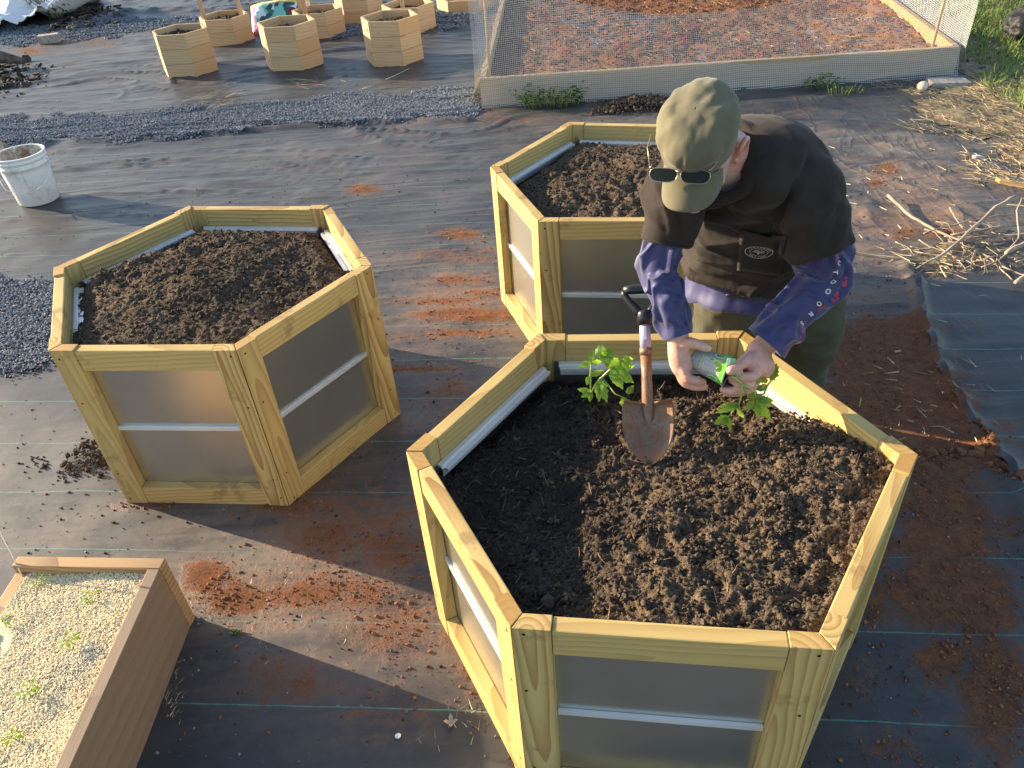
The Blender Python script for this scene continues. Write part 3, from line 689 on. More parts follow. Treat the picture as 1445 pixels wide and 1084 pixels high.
small_planter(-2.593, 8.557, -.023, .253, 2, .123, 'small low cedar hexagonal planter with two upright posts, back row at the left end', 414, .06, ((rad(205), .19, .62), (rad(15), .17, .62)))
small_planter(-1.649, 8.515, -.072, .255, 2, .121, 'low cedar hexagonal planter with two posts, behind the one by the bag', 415, .09, ((rad(170), .17, .60), (rad(235), .16, .60)))
small_planter(-1.30, 9.05, -.05, .255, 3, .115, 'cedar hexagonal planter half hidden behind the low one beside the bag', 417, .08)
small_planter(-.733, 8.437, -.083, .263, 2, .118, 'low cedar hexagonal planter with one post, nearest the shallow frame', 416, .08, ((rad(250), .12, .60),))
# a shallow hexagonal frame lying beside them
def shallow_frame():
    random.seed(5); x, y, th, s = -.16, 9.25, -.12, .33
    root = tag(empty('shallow_frame', (x, y, gzs(x, y))), 'shallow open cedar hexagon frame lying between the small planters and the netted bed', 'planter frame')
    P = [Vector((px, py, 0)) for px, py in hexp(0, 0, th, s)]
    for i in range(6):
        a, b = P[i], P[(i + 1) % 6]; e = (b - a).normalized(); n = Vector((-e.y, e.x, 0))
        m = MB(); m.box(a, e * (b - a).length, n * .02, Vector((0, 0, .115)), rnd=random.random()); m.build('board', M['cedar'], root)
    m = MB(); a = (P[5] + P[0]) * .5; b = (P[2] + P[3]) * .5; d = b - a
    m.box(a + Vector((0, 0, .02)), d * .95, Vector((0, .02, 0)), Vector((0, 0, .06))); m.build('crosspiece', M['cedar'], root)
shallow_frame()
# ================================================================== LOW TIMBER BED WITH PALE PELLETS
def pellet_bed():
    random.seed(21)
    root = tag(empty('raised_bed', (-1.17, .9, 0)), 'low timber raised bed filled with pale wood pellets and seedlings', 'raised bed')
    ox, oy = -1.17, .9
    def V(x, y, z): return Vector((x - ox, y - oy, z))
    Hh, T = .255, .033
    BR, BL = V(-.958, 1.402, 0), V(-1.373, 1.452, 0)
    dn = Vector((-.045, -1, 0)).normalized()
    ex = (BL - BR).normalized(); ny = Vector((ex.y, -ex.x, 0)); ny = ny if ny.y < 0 else -ny
    L = 1.5
    m = MB(); m.box(BR + Vector((0, 0, .0)), ex * ((BL - BR).length), ny * T, Vector((0, 0, Hh + .002)), bev=.002, rnd=.1); m.build('back_board', M['bedwood'], root)
    px = Vector((-1, -dn.x * 0, 0))
    s0 = BR + ny * (T + .001); m = MB(); m.box(s0 + ex * .001, dn * L, ex * T, Vector((0, 0, Hh)), bev=.002, rnd=.9); b = m.build('side_board', M['sideboard'], root)
    b['label'] = 'weathered grey brown side board'
    s1 = BL + ny * (T + .001); m = MB(); m.box(s1 - ex * T, dn * L, ex * T, Vector((0, 0, Hh - .026)), bev=.002, rnd=.2); m.build('side_board', M['bedwood'], root)
    m = MB(); e0 = BR + dn * (L + T); m.box(e0, ex * (BL - BR).length, -ny * T, Vector((0, 0, Hh)), bev=.002); m.build('front_board', M['bedwood'], root)
    a, b2 = BR + ex * T + ny * T, BL - ex * T + ny * T
    poly = [(a.x + ox, a.y + oy), (b2.x + ox, b2.y + oy), (b2.x + ox + dn.x * 1.45, b2.y + oy + dn.y * 1.45), (a.x + ox + dn.x * 1.45, a.y + oy + dn.y * 1.45)]
    ax = np.arange(-1.5, -.9, .012); ay = np.arange(-.1, 1.46, .012); gx_, gy_ = np.meshgrid(ax, ay); x, y = gx_.ravel(), gy_.ravel()
    zt = lambda x, y: .232 + .008 * fbm(x * 8, y * 8, oct=3, seed=3) + .012 * fbm(x * 2.5, y * 2.5, oct=2, seed=4)
    F = grid_faces(len(ax), len(ay)); F = F[in_poly(x[F].mean(1), y[F].mean(1), poly)]
    base = np_mesh('wood_pellets', np.stack([x, y, zt(x, y) - .004], -1), F, M['pelletbase'], None, True)
    tag(base, 'layer of pale yellow wood pellets inside the low timber bed', 'pellets', kind='stuff')
    p = poly_samples(poly, 100000, 9, 0); p = p[p[:, 1] > .55]
    keep = fbm(p[:, 0] * 9, p[:, 1] * 9, oct=3, seed=14) > -.62
    p = p[keep]; r = np.random.default_rng(3).uniform(.0012, .0025, len(p))
    z = zt(p[:, 0], p[:, 1]) + np.random.default_rng(4).uniform(-.002, .0025, len(p))
    o = lumps('pellets', np.column_stack([p, z]), r, M['pellet'], 5, .5); o.parent = base
    return zt
M['sideboard'] = wood('sideboard', (.29, .195, .118), (.12, .075, .044), ring=7, grey=.25, contrast=.45, knots=False, tilt=.12)
M['pelletbase'] = plain('pelletbase', (.84, .68, .43), .9, var=.12, vs=60, bump=.004, bs=200)
ZT = pellet_bed()
E_ = None
# ---------------------------------------------------------------- leaves and plants
def leaf(m, base, d, up, L, Wd, lobes=3, droop=.35, fold=.25, mi=0, seg=15, curl=.12):
    'one toothed leaf: midrib, two folded halves, drooping tip'
    d = Vector(d).normalized(); up = Vector(up).normalized()
    side = d.cross(up)
    if side.length < 1e-3: side = d.cross(Vector((1, 0, .1)))
    side.normalize(); nn = side.cross(d).normalized(); rn = random.random(); ph = random.random() * 6
    row = []
    for i in range(seg + 1):
        t = i / seg; c = Vector(base) + d * (L * t) - nn * (L * droop * t * t) 
        env = math.sin(math.pi * min(1, t ** .75)) ** .85 if t < 1 else 0
        tooth = (1 - .42 * (1 - ((t * (lobes + .5) + .15) % 1.0)) ** 1.3) if lobes else 1
        wl = Wd * .52 * env * tooth * random.uniform(.94, 1.06)
        row.append((c + side * wl + nn * (wl * fold + curl * wl * math.sin(ph + t * 9)), c, c - side * wl * .96 + nn * (wl * fold + curl * wl * math.cos(ph + t * 8))))
    vs = [p for r in row for p in r]
    fs = []
    for i in range(seg):
        a = i * 3; fs += [(a, a + 1, a + 4, a + 3), (a + 1, a + 2, a + 5, a + 4)]
    m.add(vs, fs, mi, None, rn)
def compound(m, st, base, d, up, L, Wl, pairs=2, droop=.25):
    'tomato leaf: a stalk with a big end leaflet and side leaflets'
    d = Vector(d).normalized(); up = Vector(up).normalized(); side = d.cross(up).normalized(); nn = side.cross(d).normalized()
    pts = [Vector(base) + d * (L * t) - nn * (L * droop * t * t) for t in (0, .25, .5, .75, 1)]
    st.tube(pts, [.0022, .002, .0017, .0014, .001], 6)
    dd = (pts[4] - pts[3]).normalized()
    leaf(m, pts[4] - dd * .003, dd, nn, L * .62, Wl, 3, .3)
    for k in range(pairs):
        q = pts[3 - k] if k < 3 else pts[1]
        for s in (-1, 1):
            leaf(m, q, (d * random.uniform(.35, .7) + side * s + nn * random.uniform(-.1, .3)), nn, L * random.uniform(.40, .52) * (1 - .12 * k), Wl * .72, 3, .35)
def plant(name, label, cat, stems, leaves, singles=(), group=None):
    'stems: list of (points, radii); leaves: (base, dir, up, L, W, pairs); singles: (base, dir, up, L, W)'
    base = Vector(stems[0][0][0])
    root = tag(empty(name, base), label, cat, group)
    st, lf = MB(), MB()
    for pts, rr in stems: st.tube([Vector(p) - base for p in pts], rr, 7)
    for b, d, u, L, W_, n in leaves: compound(lf, st, Vector(b) - base, d, u, L, W_, n)
    for b, d, u, L, W_ in singles: leaf(lf, Vector(b) - base, d, u, L * 1.02, W_ * .84, 4, .3)
    st.build('stem', M['stem'], root, True); lf.build('foliage', M['leaf'], root, True)
    return root
random.seed(91)
# tomato plant already in the soil
tb = at(834, 556, .53); tb.z = hfs(tb.x, tb.y) - .01
up = Vector((0, 0, 1)); tocam = Vector((-.25, -.75, .6))
A0 = dp(834, 553, 1.925); A1 = dp(846, 536, 1.90); A2 = dp(864, 519, 1.88); A3 = dp(876, 508, 1.87)
B1 = dp(833, 530, 1.90); B2 = dp(834, 512, 1.88)
def dv(u0, v0, u1, v1, dz=0.0):
    a, b = dp(u0, v0, 1.88), dp(u1, v1, 1.88 + dz); return (b - a)
plant('tomato_plant', 'young tomato plant growing in the foreground soil left of the shovel', 'plant',
      [([tb, A0, A1, A2, A3], [.0042, .004, .0036, .003, .002]), ([A0, B1, B2], [.0025, .002, .0015]), ([A1 + Vector((.01, 0, 0)), dp(868, 556, 1.88), dp(884, 563, 1.88)], [.002, .0018, .0014])],
      [(A3, dv(876, 508, 866, 504), tocam, .045, .040, 1), (A3, dv(876, 508, 890, 522, .01), tocam, .03, .045, 1)],
      [(B2, dv(834, 512, 835, 496), tocam, .034, .022), (B2, dv(834, 516, 850, 514), tocam, .028, .021), (B2, dv(834, 518, 817, 522), tocam, .032, .020), (B1, dv(833, 524, 826, 540), tocam, .026, .019), (B1, dv(833, 532, 848, 526, -.01), tocam, .036, .022),
       (A0, dv(834, 553, 813, 549), tocam, .034, .022), (A0, dv(834, 553, 816, 562), tocam, .028, .022), (A0, dv(832, 550, 830, 563), tocam, .026, .020),
       (A1, dv(852, 536, 850, 566, -.02), tocam, .052, .030), (A1, dv(858, 534, 866, 560, -.02), tocam, .056, .036), (A2, dv(864, 540, 870, 568, -.01), tocam, .045, .028),
       (A2, dv(866, 518, 888, 534, -.02), tocam, .060, .046), (A2, dv(870, 524, 882, 550, -.02), tocam, .056, .040), (A3, dv(868, 522, 876, 546, -.02), tocam, .05, .038), (A3, dv(876, 508, 850, 501), tocam, .05, .028),
       (A3, dv(876, 506, 888, 505), tocam, .032, .026), (A3, dv(874, 508, 862, 516, -.02), tocam, .04, .034), (A2, dv(864, 519, 856, 511), tocam, .03, .024), (dp(884, 563, 1.88), dv(884, 560, 890, 578, -.01), tocam, .040, .030), (dp(880, 560, 1.88), dv(878, 560, 880, 577), tocam, .036, .028), (dp(884, 556, 1.88), dv(882, 556, 889, 548), tocam, .028, .022)])
# seedlings in the pellets
SEEDL = [((58, 822), 'seedling in the pellets nearest the back board'), ((128, 846), 'seedling in the pellets beside a dark patch, nearest the right board'), ((8, 882), 'seedling in the pellets at the left edge of the photo'), ((103, 908), 'bright seedling with two spread leaves in the middle of the pellets'), ((42, 980), 'largest bright green seedling, in the middle of the pellet bed'), ((20, 1040), 'yellow green seedling in the pellets nearest the bottom of the photo')]
for (u, v), lab in SEEDL:
    b = at(u, v, .235); b.z = ZT(np.array([b.x]), np.array([b.y]))[0] - .004
    ss, lv = [], []
    n = random.randint(4, 6); a0 = random.random() * 6
    top = b + Vector((random.uniform(-.004, .004), random.uniform(-.004, .004), .020))
    for k in range(n):
        a = a0 + k * 6.283 / n + random.uniform(-.4, .4); d = Vector((math.cos(a), math.sin(a), .45)); q = top + d * random.uniform(.006, .014)
        ss.append(([b + Vector((0, 0, .006)), top, q], [.0014, .0012, .001])); lv.append((q, d - Vector((0, 0, .3)), Vector((0, 0, 1)), random.uniform(.014, .021), random.uniform(.010, .015)))
    plant('seedling', 'small green ' + lab, 'seedling', [([b, top], [.0016, .0012])] + ss, [], lv, 'seedlings in the pellet bed')
# thin metal stake at the left edge
m = MB(); m.tube([at(34, 818, .22), at(0, 760, .30) + Vector((-.02, .05, .12)), at(0, 760, .30) + Vector((-.12, .2, .5))], [.0022, .0022, .0022], 7)
tag(m.build('wire_stake', M['trim'], None, True), 'thin bent wire stake standing in the corner of the pellet bed', 'stake')

# ================================================================== BUCKET
def lathe(m, prof, n=40, mi=0):
    vs = []; gs = []
    for r, z in prof:
        for k in range(n): t = 2 * math.pi * k / n; vs.append((r * math.cos(t), r * math.sin(t), z)); gs.append((z, t, r))
    m.add(vs, [(i*n + k, i*n + (k+1) % n, (i+1)*n + (k+1) % n, (i+1)*n + k) for i in range(len(prof)-1) for k in range(n)], mi, gs)
def bucket():
    t = NT('bucket'); p = t.coord(); n = t.noise(p, 9, 6, .65); n2 = t.noise(t.mapv(p, (30, 30, 3)), 1, 4)
    c = t.mix(t.ramp(n, .5, .72), (.74, .75, .75), (.55, .52, .46)); c = t.mix(t.ramp(n2, .60, .75, 0, .6), c, (.33, .26, .20))
    body = t.fin(c, .45, 0, .4)
    t = NT('bucket_inside'); p = t.coord(); n = t.noise(p, 12, 6, .7)
    ins = t.fin(t.mix(t.ramp(n, .38, .6), (.66, .62, .55), (.26, .18, .11)), .8)
    b = at(57, 283); root = tag(empty('bucket', (b.x, b.y, gzs(b.x, b.y) - .003)), 'white plastic bucket with a mud stained inside standing on the fabric', 'bucket')
    h, r0, r1 = .30, .118, .140
    m = MB(); f = lambda z: r0 + (r1 - r0) * z / h
    lathe(m, [(0, .004), (r0 - .006, .0), (r0, .006), (f(.2), .2), (f(.225), .225), (f(.228) + .006, .228), (f(.24) + .006, .24), (f(.243), .243), (f(.262), .262), (f(.265) + .006, .265), (f(.272) + .006, .272), (f(.275), .275), (f(.288), .288), (r1 + .007, .290), (r1 + .008, h - .004), (r1 + .005, h), (r1 - .003, h), (r1 - .004, h - .006)])
    m.build('body', body, root, True)
    m = MB(); lathe(m, [(r1 - .004, h - .004), (r0 - .004, .010), (0, .008)]); m.build('inside', ins, root, True)
    m = MB()
    for s in (-1, 1):
        m.box((s * .134 - .012, -.012, .235), (.024, 0, 0), (0, .024, 0), (0, 0, .024), bev=.004)
    m.build('handle_ear', body, root)
    m = MB(); m.tube([(-.146, 0, .247), (-.155, -.05, .20), (-.11, -.125, .13), (0, -.152, .09), (.11, -.125, .13), (.155, -.05, .20), (.146, 0, .247)], .0022, 6)
    m.build('handle', M['trim'], root, True)
    root.rotation_euler = (0, 0, rad(10))
bucket()

# ================================================================== NETTED RAISED BED
def net_mat():
    t = NT('netting'); g = t.attr('gc', 'Vector'); sx = t.n('SeparateXYZ'); t.put(sx.inputs[0], g)
    cell = .0135
    def ln(o):
        f = t.math('ABSOLUTE', t.math('SUBTRACT', t.math('FRACT', t.math('DIVIDE', o, cell)), .5)); return t.ramp(f, .40, .43)
    a = t.math('MAXIMUM', ln(sx.outputs[0]), ln(sx.outputs[1]))
    t.fin((.60, .60, .59), .6, 0, .3); t.put(t.b.inputs['Alpha'], a); return t.m
M['net'] = net_mat()
def net_bed():
    random.seed(77)
    FL, FR = Vector((-.055, 5.80, 0)), Vector((3.36, 5.64, 0)); BL_, BR_ = Vector((.30, 9.6, 0)), Vector((3.86, 9.1, 0)); Hh, T = .20, .042
    root = tag(empty('netted_bed', FL), 'large timber framed bed of red soil under a fine white mesh net', 'raised bed')
    cs = [FL, FR, BR_, BL_]
    for i in range(4):
        a, b = cs[i], cs[(i + 1) % 4]; e = (b - a).normalized(); n = Vector((-e.y, e.x, 0))
        m = MB(); st = 0 if i in (0, 2) else T
        m.box(a - FL + e * st, e * ((b - a).length - 2 * st), n * T, Vector((0, 0, Hh if i != 0 else Hh - .003)), bev=.003, rnd=.3 if i == 0 else .7)
        m.build('board', M['oldwood'] if i != 1 else M['bedwood'], root)  # right board in oranger, less weathered wood; its warm sunlit tint is painted in
    poly = [(FL.x + .05, FL.y + .05), (FR.x - .05, FR.y + .05), (BR_.x - .05, BR_.y - .05), (BL_.x + .05, BL_.y - .05)]
    ax = np.arange(-.1, 3.95, .02); ay = np.arange(5.6, 9.7, .025); gx_, gy_ = np.meshgrid(ax, ay); x, y = gx_.ravel(), gy_.ravel()
    zf = lambda x, y: .13 + .03 * fbm(x * 1.5, y * 1.5, oct=3, seed=5) + .022 * fbm(x * 6, y * 6, oct=3, seed=6) + .01 * fbm(x * 22, y * 22, oct=2, seed=7)
    F = grid_faces(len(ax), len(ay)); F = F[in_poly(x[F].mean(1), y[F].mean(1), poly)]
    dry = np.clip(.5 + 1.0 * fbm(x * 1.3, y * 1.3, oct=4, seed=9), 0, 1)
    so_ = tag(np_mesh('red_soil', np.stack([x, y, zf(x, y)], -1), F, M['redsoil'], None, True, {'dry': dry}), 'uneven red clay soil strewn with straw inside the netted bed', 'soil', kind='stuff')
    p = poly_samples(poly, 6000, 61, 0); r = np.random.default_rng(8).uniform(.004, .014, 6000)
    lumps('soil_clods', np.column_stack([p, zf(p[:, 0], p[:, 1])]), r, M['crumb'], 62).parent = so_
    p = poly_samples(poly, 2000, 63, 0); k = fbm(p[:, 0] * 1.6, p[:, 1] * 1.6, oct=3, seed=64) > -.05; p = p[k]; a = np.random.default_rng(9).uniform(0, 6.28, len(p))
    blades('straw_litter', np.column_stack([p, zf(p[:, 0], p[:, 1]) + .012]), np.stack([np.cos(a), np.sin(a), 0 * a + .1], -1), np.full(len(p), .06), np.full(len(p), .004), M['straw'], .12, 65).parent = so_
    # netting: front sheet with a sagging upper edge, two long sides, laid over the boards
    def sheet(name, p0, p1, out, ztop, nu=60, nv=26, flare=.05):
        p0, p1, out = Vector(p0), Vector(p1), Vector(out); e = p1 - p0; L = e.length; vs = []; gs = []; m = MB()
        for j in range(nv + 1):
            for i in range(nu + 1):
                s, t = i / nu, j / nv; zt = ztop(s); z = .004 + zt * t
                fl = flare * max(0, 1 - z / .20) ** 1.4 + .014
                w_ = float(vnoise(np.array([s * 7]), np.array([t * 2.5 + L]), seed=17)[0])
                q = p0 + e * s + out * (fl + .018 * w_ * (1 + 2 * t)) + Vector((0, 0, z)) - FL
                vs.append(q); gs.append((s * L, z + .02 * w_, 0))
        m.add(vs, [(j*(nu+1) + i, j*(nu+1) + i + 1, (j+1)*(nu+1) + i + 1, (j+1)*(nu+1) + i) for j in range(nv) for i in range(nu)], 0, gs)
        return m.build(name, M['net'], root, True)
    sheet('netting', FL, FR, (0, -1, 0), lambda s: .54 + .62 * abs(2 * (s - .47)) ** 2.6)
    sheet('netting', FL, BL_, (-1, .1, 0), lambda s: 1.15 - .25 * math.sin(math.pi * s), 50, 26, .06)
    sheet('netting', FR, BR_, (1, -.1, 0), lambda s: 1.15 - .3 * math.sin(math.pi * s), 50, 26, .09)
    for (x, y) in ((.02, 5.87), (3.20, 5.72), (.36, 9.5), (3.75, 9.0)):
        m = MB(); m.tube([Vector((x, y, .01)) - FL, Vector((x + .004, y, .6)) - FL, Vector((x, y, 1.25)) - FL], [.011, .010, .009], 8); m.build('pole', M['cedar'], root, True)
net_bed()

# weeds at the foot of the netted bed
def tuft(u, v, n, h, label, seed, spread=.10):
    random.seed(seed); b = at(u, v); root = tag(empty('weed', (b.x, b.y, gzs(b.x, b.y))), label, 'weed', 'weeds at the foot of the netted bed')
    st, lf = MB(), MB()
    for k in range(n):
        a = random.uniform(0, 6.28); r = spread * random.random() ** .6; p = Vector((math.cos(a) * r * 1.5, math.sin(a) * r * .5, 0)); d = Vector((math.cos(a) * .5, math.sin(a) * .4, 1)).normalized(); hh = h * random.uniform(.5, 1)
        q = p + d * hh; st.tube([p, p + d * hh * .5, q], [.002, .0016, .001], 5)
        for j in range(6):
            t = random.uniform(.25, 1); aa = random.uniform(0, 6.28); leaf(lf, p + d * hh * t, (math.cos(aa), math.sin(aa), .3), (0, 0, 1), random.uniform(.022, .04) * min(1.3, h / .09), random.uniform(.008, .016) * min(1.3, h / .09), 2, .3, seg=4)
    st.build('stem', M['stem'], root, True); lf.build('foliage', M['weed'], root, True)
tuft(776, 150, 60, .17, 'largest green weed clump, against the netted board near its left end', 1, .15)
tuft(1190, 134, 26, .07, 'low green weed at the foot of the netted board, right of the cap', 2, .09)
tuft(1160, 126, 18, .11, 'thin upright weed touching the netted board, right of the cap', 3, .08)
tuft(330, 895, 12, .018, 'tiny green weed at the edge of the shade by the pellet bed', 4, .016)

# ================================================================== TOP LEFT CORNER
def cloth():
    t = NT('white_cloth'); t.bump(t.noise(t.coord(), 300, 2), .2, .001); mt = t.fin((.70, .70, .72), .8)
    out = [(-8.6, 12.4), (-5.5, 12.4), (-4.95, 11.3), (-4.72, 10.75), (-4.9, 10.2), (-5.3, 9.9), (-6.0, 9.7), (-7.2, 9.4), (-8.6, 10.0)]
    ax = np.arange(-8.6, -4.6, .035); ay = np.arange(9.3, 12.5, .035); gx_, gy_ = np.meshgrid(ax, ay); x, y = gx_.ravel(), gy_.ravel()
    xx = x + .12 * fbm(x * 3, y * 3, oct=2, seed=4); yy = y + .12 * fbm(x * 3 + 5, y * 3, oct=2, seed=4)
    F = grid_faces(len(ax), len(ay)); F = F[in_poly(xx[F].mean(1), yy[F].mean(1), out)]
    u = x * .75 + y * .65; v = -x * .65 + y * .75
    z = gz(x, y) + .02 + .34 * np.clip(1 - np.abs(fbm(u * .9, v * .75, oct=2, seed=8)) * 2.4, 0, 1) ** 1.5 * sstep(9.7, 10.5, y) + .10 * np.clip(1 - np.abs(fbm(u * 2.4, v * 1.6, oct=2, seed=9)) * 2.2, 0, 1) ** 2 + .02 * fbm(x * 7, y * 7, oct=2, seed=2)
    o = np_mesh('cloth', np.stack([x, y, z], -1), F, mt, None, True)
    tag(o, 'crumpled white fabric sheet lying at the far left', 'cloth')
    md = o.modifiers.new('thickness', 'SOLIDIFY'); md.thickness = .004
cloth()
p_, r_ = scatter_by([(80, 33, 46, 8, 1), (120, 22, 34, 5, 1), (60, 40, 30, 5, .8)], 3200, 33, .012, .045)
keep = (p_[:, 0] > -4.95); p_, r_ = p_[keep], r_[keep]; p_[:, 2] += np.random.default_rng(3).uniform(0, .05, len(p_))
tag(lumps('mulch', p_, r_, M['mulch'], 34, .35), 'dark bark mulch spread under the dry shrub at the far left', 'mulch', kind='stuff')
def shrub():
    random.seed(14); b = at(82, 26); root = tag(empty('dry_shrub', (b.x, b.y, gzs(b.x, b.y))), 'half bare shrub growing from the dark mulch beside the white sheet', 'shrub')
    br, lf = MB(), MB()
    for k in range(22):
        a = random.uniform(0, 6.28); d = Vector((math.cos(a) * .6, math.sin(a) * .5, 1)).normalized(); L = random.uniform(.35, .8); p = [Vector((math.cos(a) * .04, math.sin(a) * .04, 0))]
        for j in range(4): d = (d + Vector((random.uniform(-.25, .25), random.uniform(-.25, .25), random.uniform(-.1, .1)))).normalized(); p.append(p[-1] + d * L / 4)
        br.tube(p, [.010, .008, .006, .004, .002], 6)
        for j in range(7):
            q = p[random.randint(1, 4)]; aa = random.uniform(0, 6.28); leaf(lf, q + Vector((random.uniform(-.04, .04), random.uniform(-.04, .04), random.uniform(-.04, .04))), (math.cos(aa), math.sin(aa), -.2), (0, 0, 1), random.uniform(.05, .09), random.uniform(.025, .045), 2, .4, seg=4)
    br.build('branches', M['twig'], root, True); lf.build('foliage', M['weed'], root, True)
t = NT('twig'); n_ = t.noise(t.mapv(t.attr('gc', 'Vector'), (8, 60, 60)), 1, 4); t.bump(n_, .4, .003)
M['twig'] = t.fin(t.mix(t.ramp(n_, .3, .7), (.20, .15, .11), (.42, .34, .26)), .8)
shrub()
def block(name, u, v, size, rz, label, mat, seed, tilt=0.0):
    random.seed(seed); b = at(u, v); m = MB()
    m.box((-size[0] / 2, -size[1] / 2, 0), (size[0], 0, 0), (0, size[1], 0), (0, 0, size[2]), bev=.006)
    o = tag(m.build(name, mat), label, 'brick'); o.location = (b.x, b.y, gzs(b.x, b.y) - .002); o.rotation_euler = (0, tilt, rz)
stone = plain('stone', (.34, .31, .27), .9, var=.3, vs=30, bump=.004, bs=120)
block('brick', 72, 60, (.21, .10, .085), .25, 'pale grey brick holding down the fabric at the far left', stone, 1)
block('brick', 1336, 122, (.26, .14, .05), -.1, 'flat grey paving brick half under straw by the right corner of the netted bed', stone, 2, .04)
def rock():
    b = at(1301, 127); bm = bmesh.new(); bmesh.ops.create_icosphere(bm, subdivisions=3, radius=.036)
    for v in bm.verts: v.co *= 1 + .10 * float(vnoise(np.array([v.co.x * 30]), np.array([v.co.y * 30]), np.array([v.co.z * 30]))[0]); v.co.z *= 1.0
    me = bpy.data.meshes.new('stone'); bm.to_mesh(me); bm.free(); me.polygons.foreach_set('use_smooth', [True] * len(me.polygons))
    me.materials.append(plain('palestone', (.66, .58, .44), .7)); o = bpy.data.objects.new('stone', me); C.objects.link(o); o.location = (b.x, b.y, gzs(b.x, b.y) + .026)
    tag(o, 'round cream stone beside the flat paving brick', 'stone')
rock()
M['logbark'] = plain('logbark', (.12, .095, .07), .9, var=.5, vs=18, bump=.01, bs=40)
def debris_log():
    random.seed(3); b = at(8, 97); z = gzs(b.x, b.y); m = MB()
    pts = [Vector((-.75, .12, .10)), Vector((-.35, .05, .13)), Vector((0, 0, .12)), Vector((.22, -.04, .07))]
    m.tube(pts, [.06, .07, .06, .03], 12); o = m.build('log', M['logbark'], None, True); o.location = (b.x, b.y, z); tag(o, 'weathered log end poking in at the left edge of the photo', 'log')
debris_log()
p_, r_ = scatter_by([(15, 108, 40, 14, 1), (30, 92, 40, 10, .6), (10, 125, 30, 10, .7)], 500, 36, .01, .05)
tag(lumps('mulch', p_, r_, M['mulch'], 37, .3), 'dark scraps of bark and dirt around the log at the left edge', 'mulch', kind='stuff')

def soil_bag():
    t = NT('bag'); p = t.coord(); v = t.n('TexVoronoi'); t.put(v.inputs['Vector'], p); v.inputs['Scale'].default_value = 17
    sp = t.n('SeparateColor'); t.put(sp.inputs[0], v.outputs['Color']); sx = t.n('SeparateXYZ'); t.put(sx.inputs[0], p)
    c = t.mix(t.ramp(sp.outputs[0], .35, .5), (.03, .07, .07), (.16, .50, .42)); c = t.mix(t.ramp(sp.outputs[1], .72, .8), c, (.62, .72, .78))
    c = t.mix(t.ramp(sp.outputs[2], .80, .86), c, (.12, .03, .06))
    edge = t.math('ABSOLUTE', sx.outputs[0]); c2 = t.mix(t.ramp(sp.outputs[0], .45, .55), (.72, .08, .38), (.80, .62, .70))
    c = t.mix(t.ramp(edge, .235, .25), c, c2); c = t.mix(t.ramp(sx.outputs[1], .10, .13), c, (.70, .58, .10)); c = t.mix(t.ramp(sx.outputs[1], -.17, -.19), c, (.62, .14, .10))
    t.bump(t.noise(p, 14, 4), .6, .02); mt = t.fin(c, .3, 0, .5)
    n = 40; vs = []; F = []
    for s in (1, -1):
        for j in range(n + 1):
            for i in range(n + 1):
                u, v_ = i / n * 2 - 1, j / n * 2 - 1; h = (max(0, (1 - u ** 4) * (1 - v_ ** 4))) ** .5
                k = float(fbm(np.array([u * 2.2]), np.array([v_ * 2.2]), oct=3, seed=2)[0])
                vs.append((u * .31, v_ * .21, .10 + s * h * (.095 + .02 * k) + .01 * k))
    b = (n + 1) ** 2
    for j in range(n):
        for i in range(n): a = j * (n + 1) + i; F += [(a, a+1, a+n+2, a+n+1), (b + a, b + a+n+1, b + a+n+2, b + a+1)]
    m = MB(); m.add(vs, F); o = m.build('soil_bag', mt, None, True); o.location = (-2.12, 8.98, .02); o.rotation_euler = (rad(34), 0, rad(6))
    tag(o, 'colourful plastic potting soil bag lying behind the small planters', 'bag')
soil_bag()

# ================================================================== RIGHT SIDE: GRASS, STRAW, BRANCHES
rng = np.random.default_rng(44)
GP = P2((1340, 0), (1352, 60), (1352, 118), (1400, 150), (1700, 230), (1800, 0))
GP = [(4.75, 9.2), (4.0, 7.5), (3.75, 6.4), (3.50, 5.55), (3.35, 5.0), (3.5, 4.5), (6.0, 4.4), (9.5, 6), (9.5, 13), (5.2, 13)]
p = poly_samples(GP, 60000, 45, .25); dens = fbm(p[:, 0] * 1.1, p[:, 1] * 1.1, oct=3, seed=46) + sstep(4.7, 6.4, p[:, 1]) * .9
p = p[dens > -.05]; n = len(p); a = rng.uniform(0, 6.28, n)
tag(blades('grass', np.column_stack([p, gz(p[:, 0], p[:, 1])]), np.stack([np.cos(a) * .6, np.sin(a) * .6, rng.uniform(.5, 1.2, n)], -1), rng.uniform(.04, .11, n), rng.uniform(.005, .011, n), M['grass'], .35, 47), 'short green grass in the far right corner', 'grass', kind='stuff')
# soil under the grass
ax = np.arange(2.6, 9.6, .06); ay = np.arange(3.2, 13, .06); gx_, gy_ = np.meshgrid(ax, ay); x, y = gx_.ravel(), gy_.ravel()
SP = [(5.1, 13), (4.6, 9.0), (3.9, 7.3), (3.6, 6.2), (3.42, 5.6), (3.05, 5.3), (2.80, 5.05), (2.75, 4.7), (2.95, 4.4), (2.85, 3.9), (2.95, 3.4), (4.2, 3.25), (9.5, 5), (9.5, 13)]
xx = x + .15 * fbm(x * 4, y * 4, oct=2, seed=48); yy = y + .15 * fbm(x * 4 + 7, y * 4, oct=2, seed=48); F = grid_faces(len(ax), len(ay)); F = F[in_poly(xx[F].mean(1), yy[F].mean(1), SP)]
tag(np_mesh('lawn_soil', np.stack([x, y, gz(x, y) + .006 + .008 * fbm(x * 5, y * 5, oct=2, seed=49)], -1), F, plain('litter', (.24, .18, .105), .95, var=.4, vs=20, bump=.01, bs=50), None, True), 'bare brown soil under the grass and straw on the right', kind='structure')
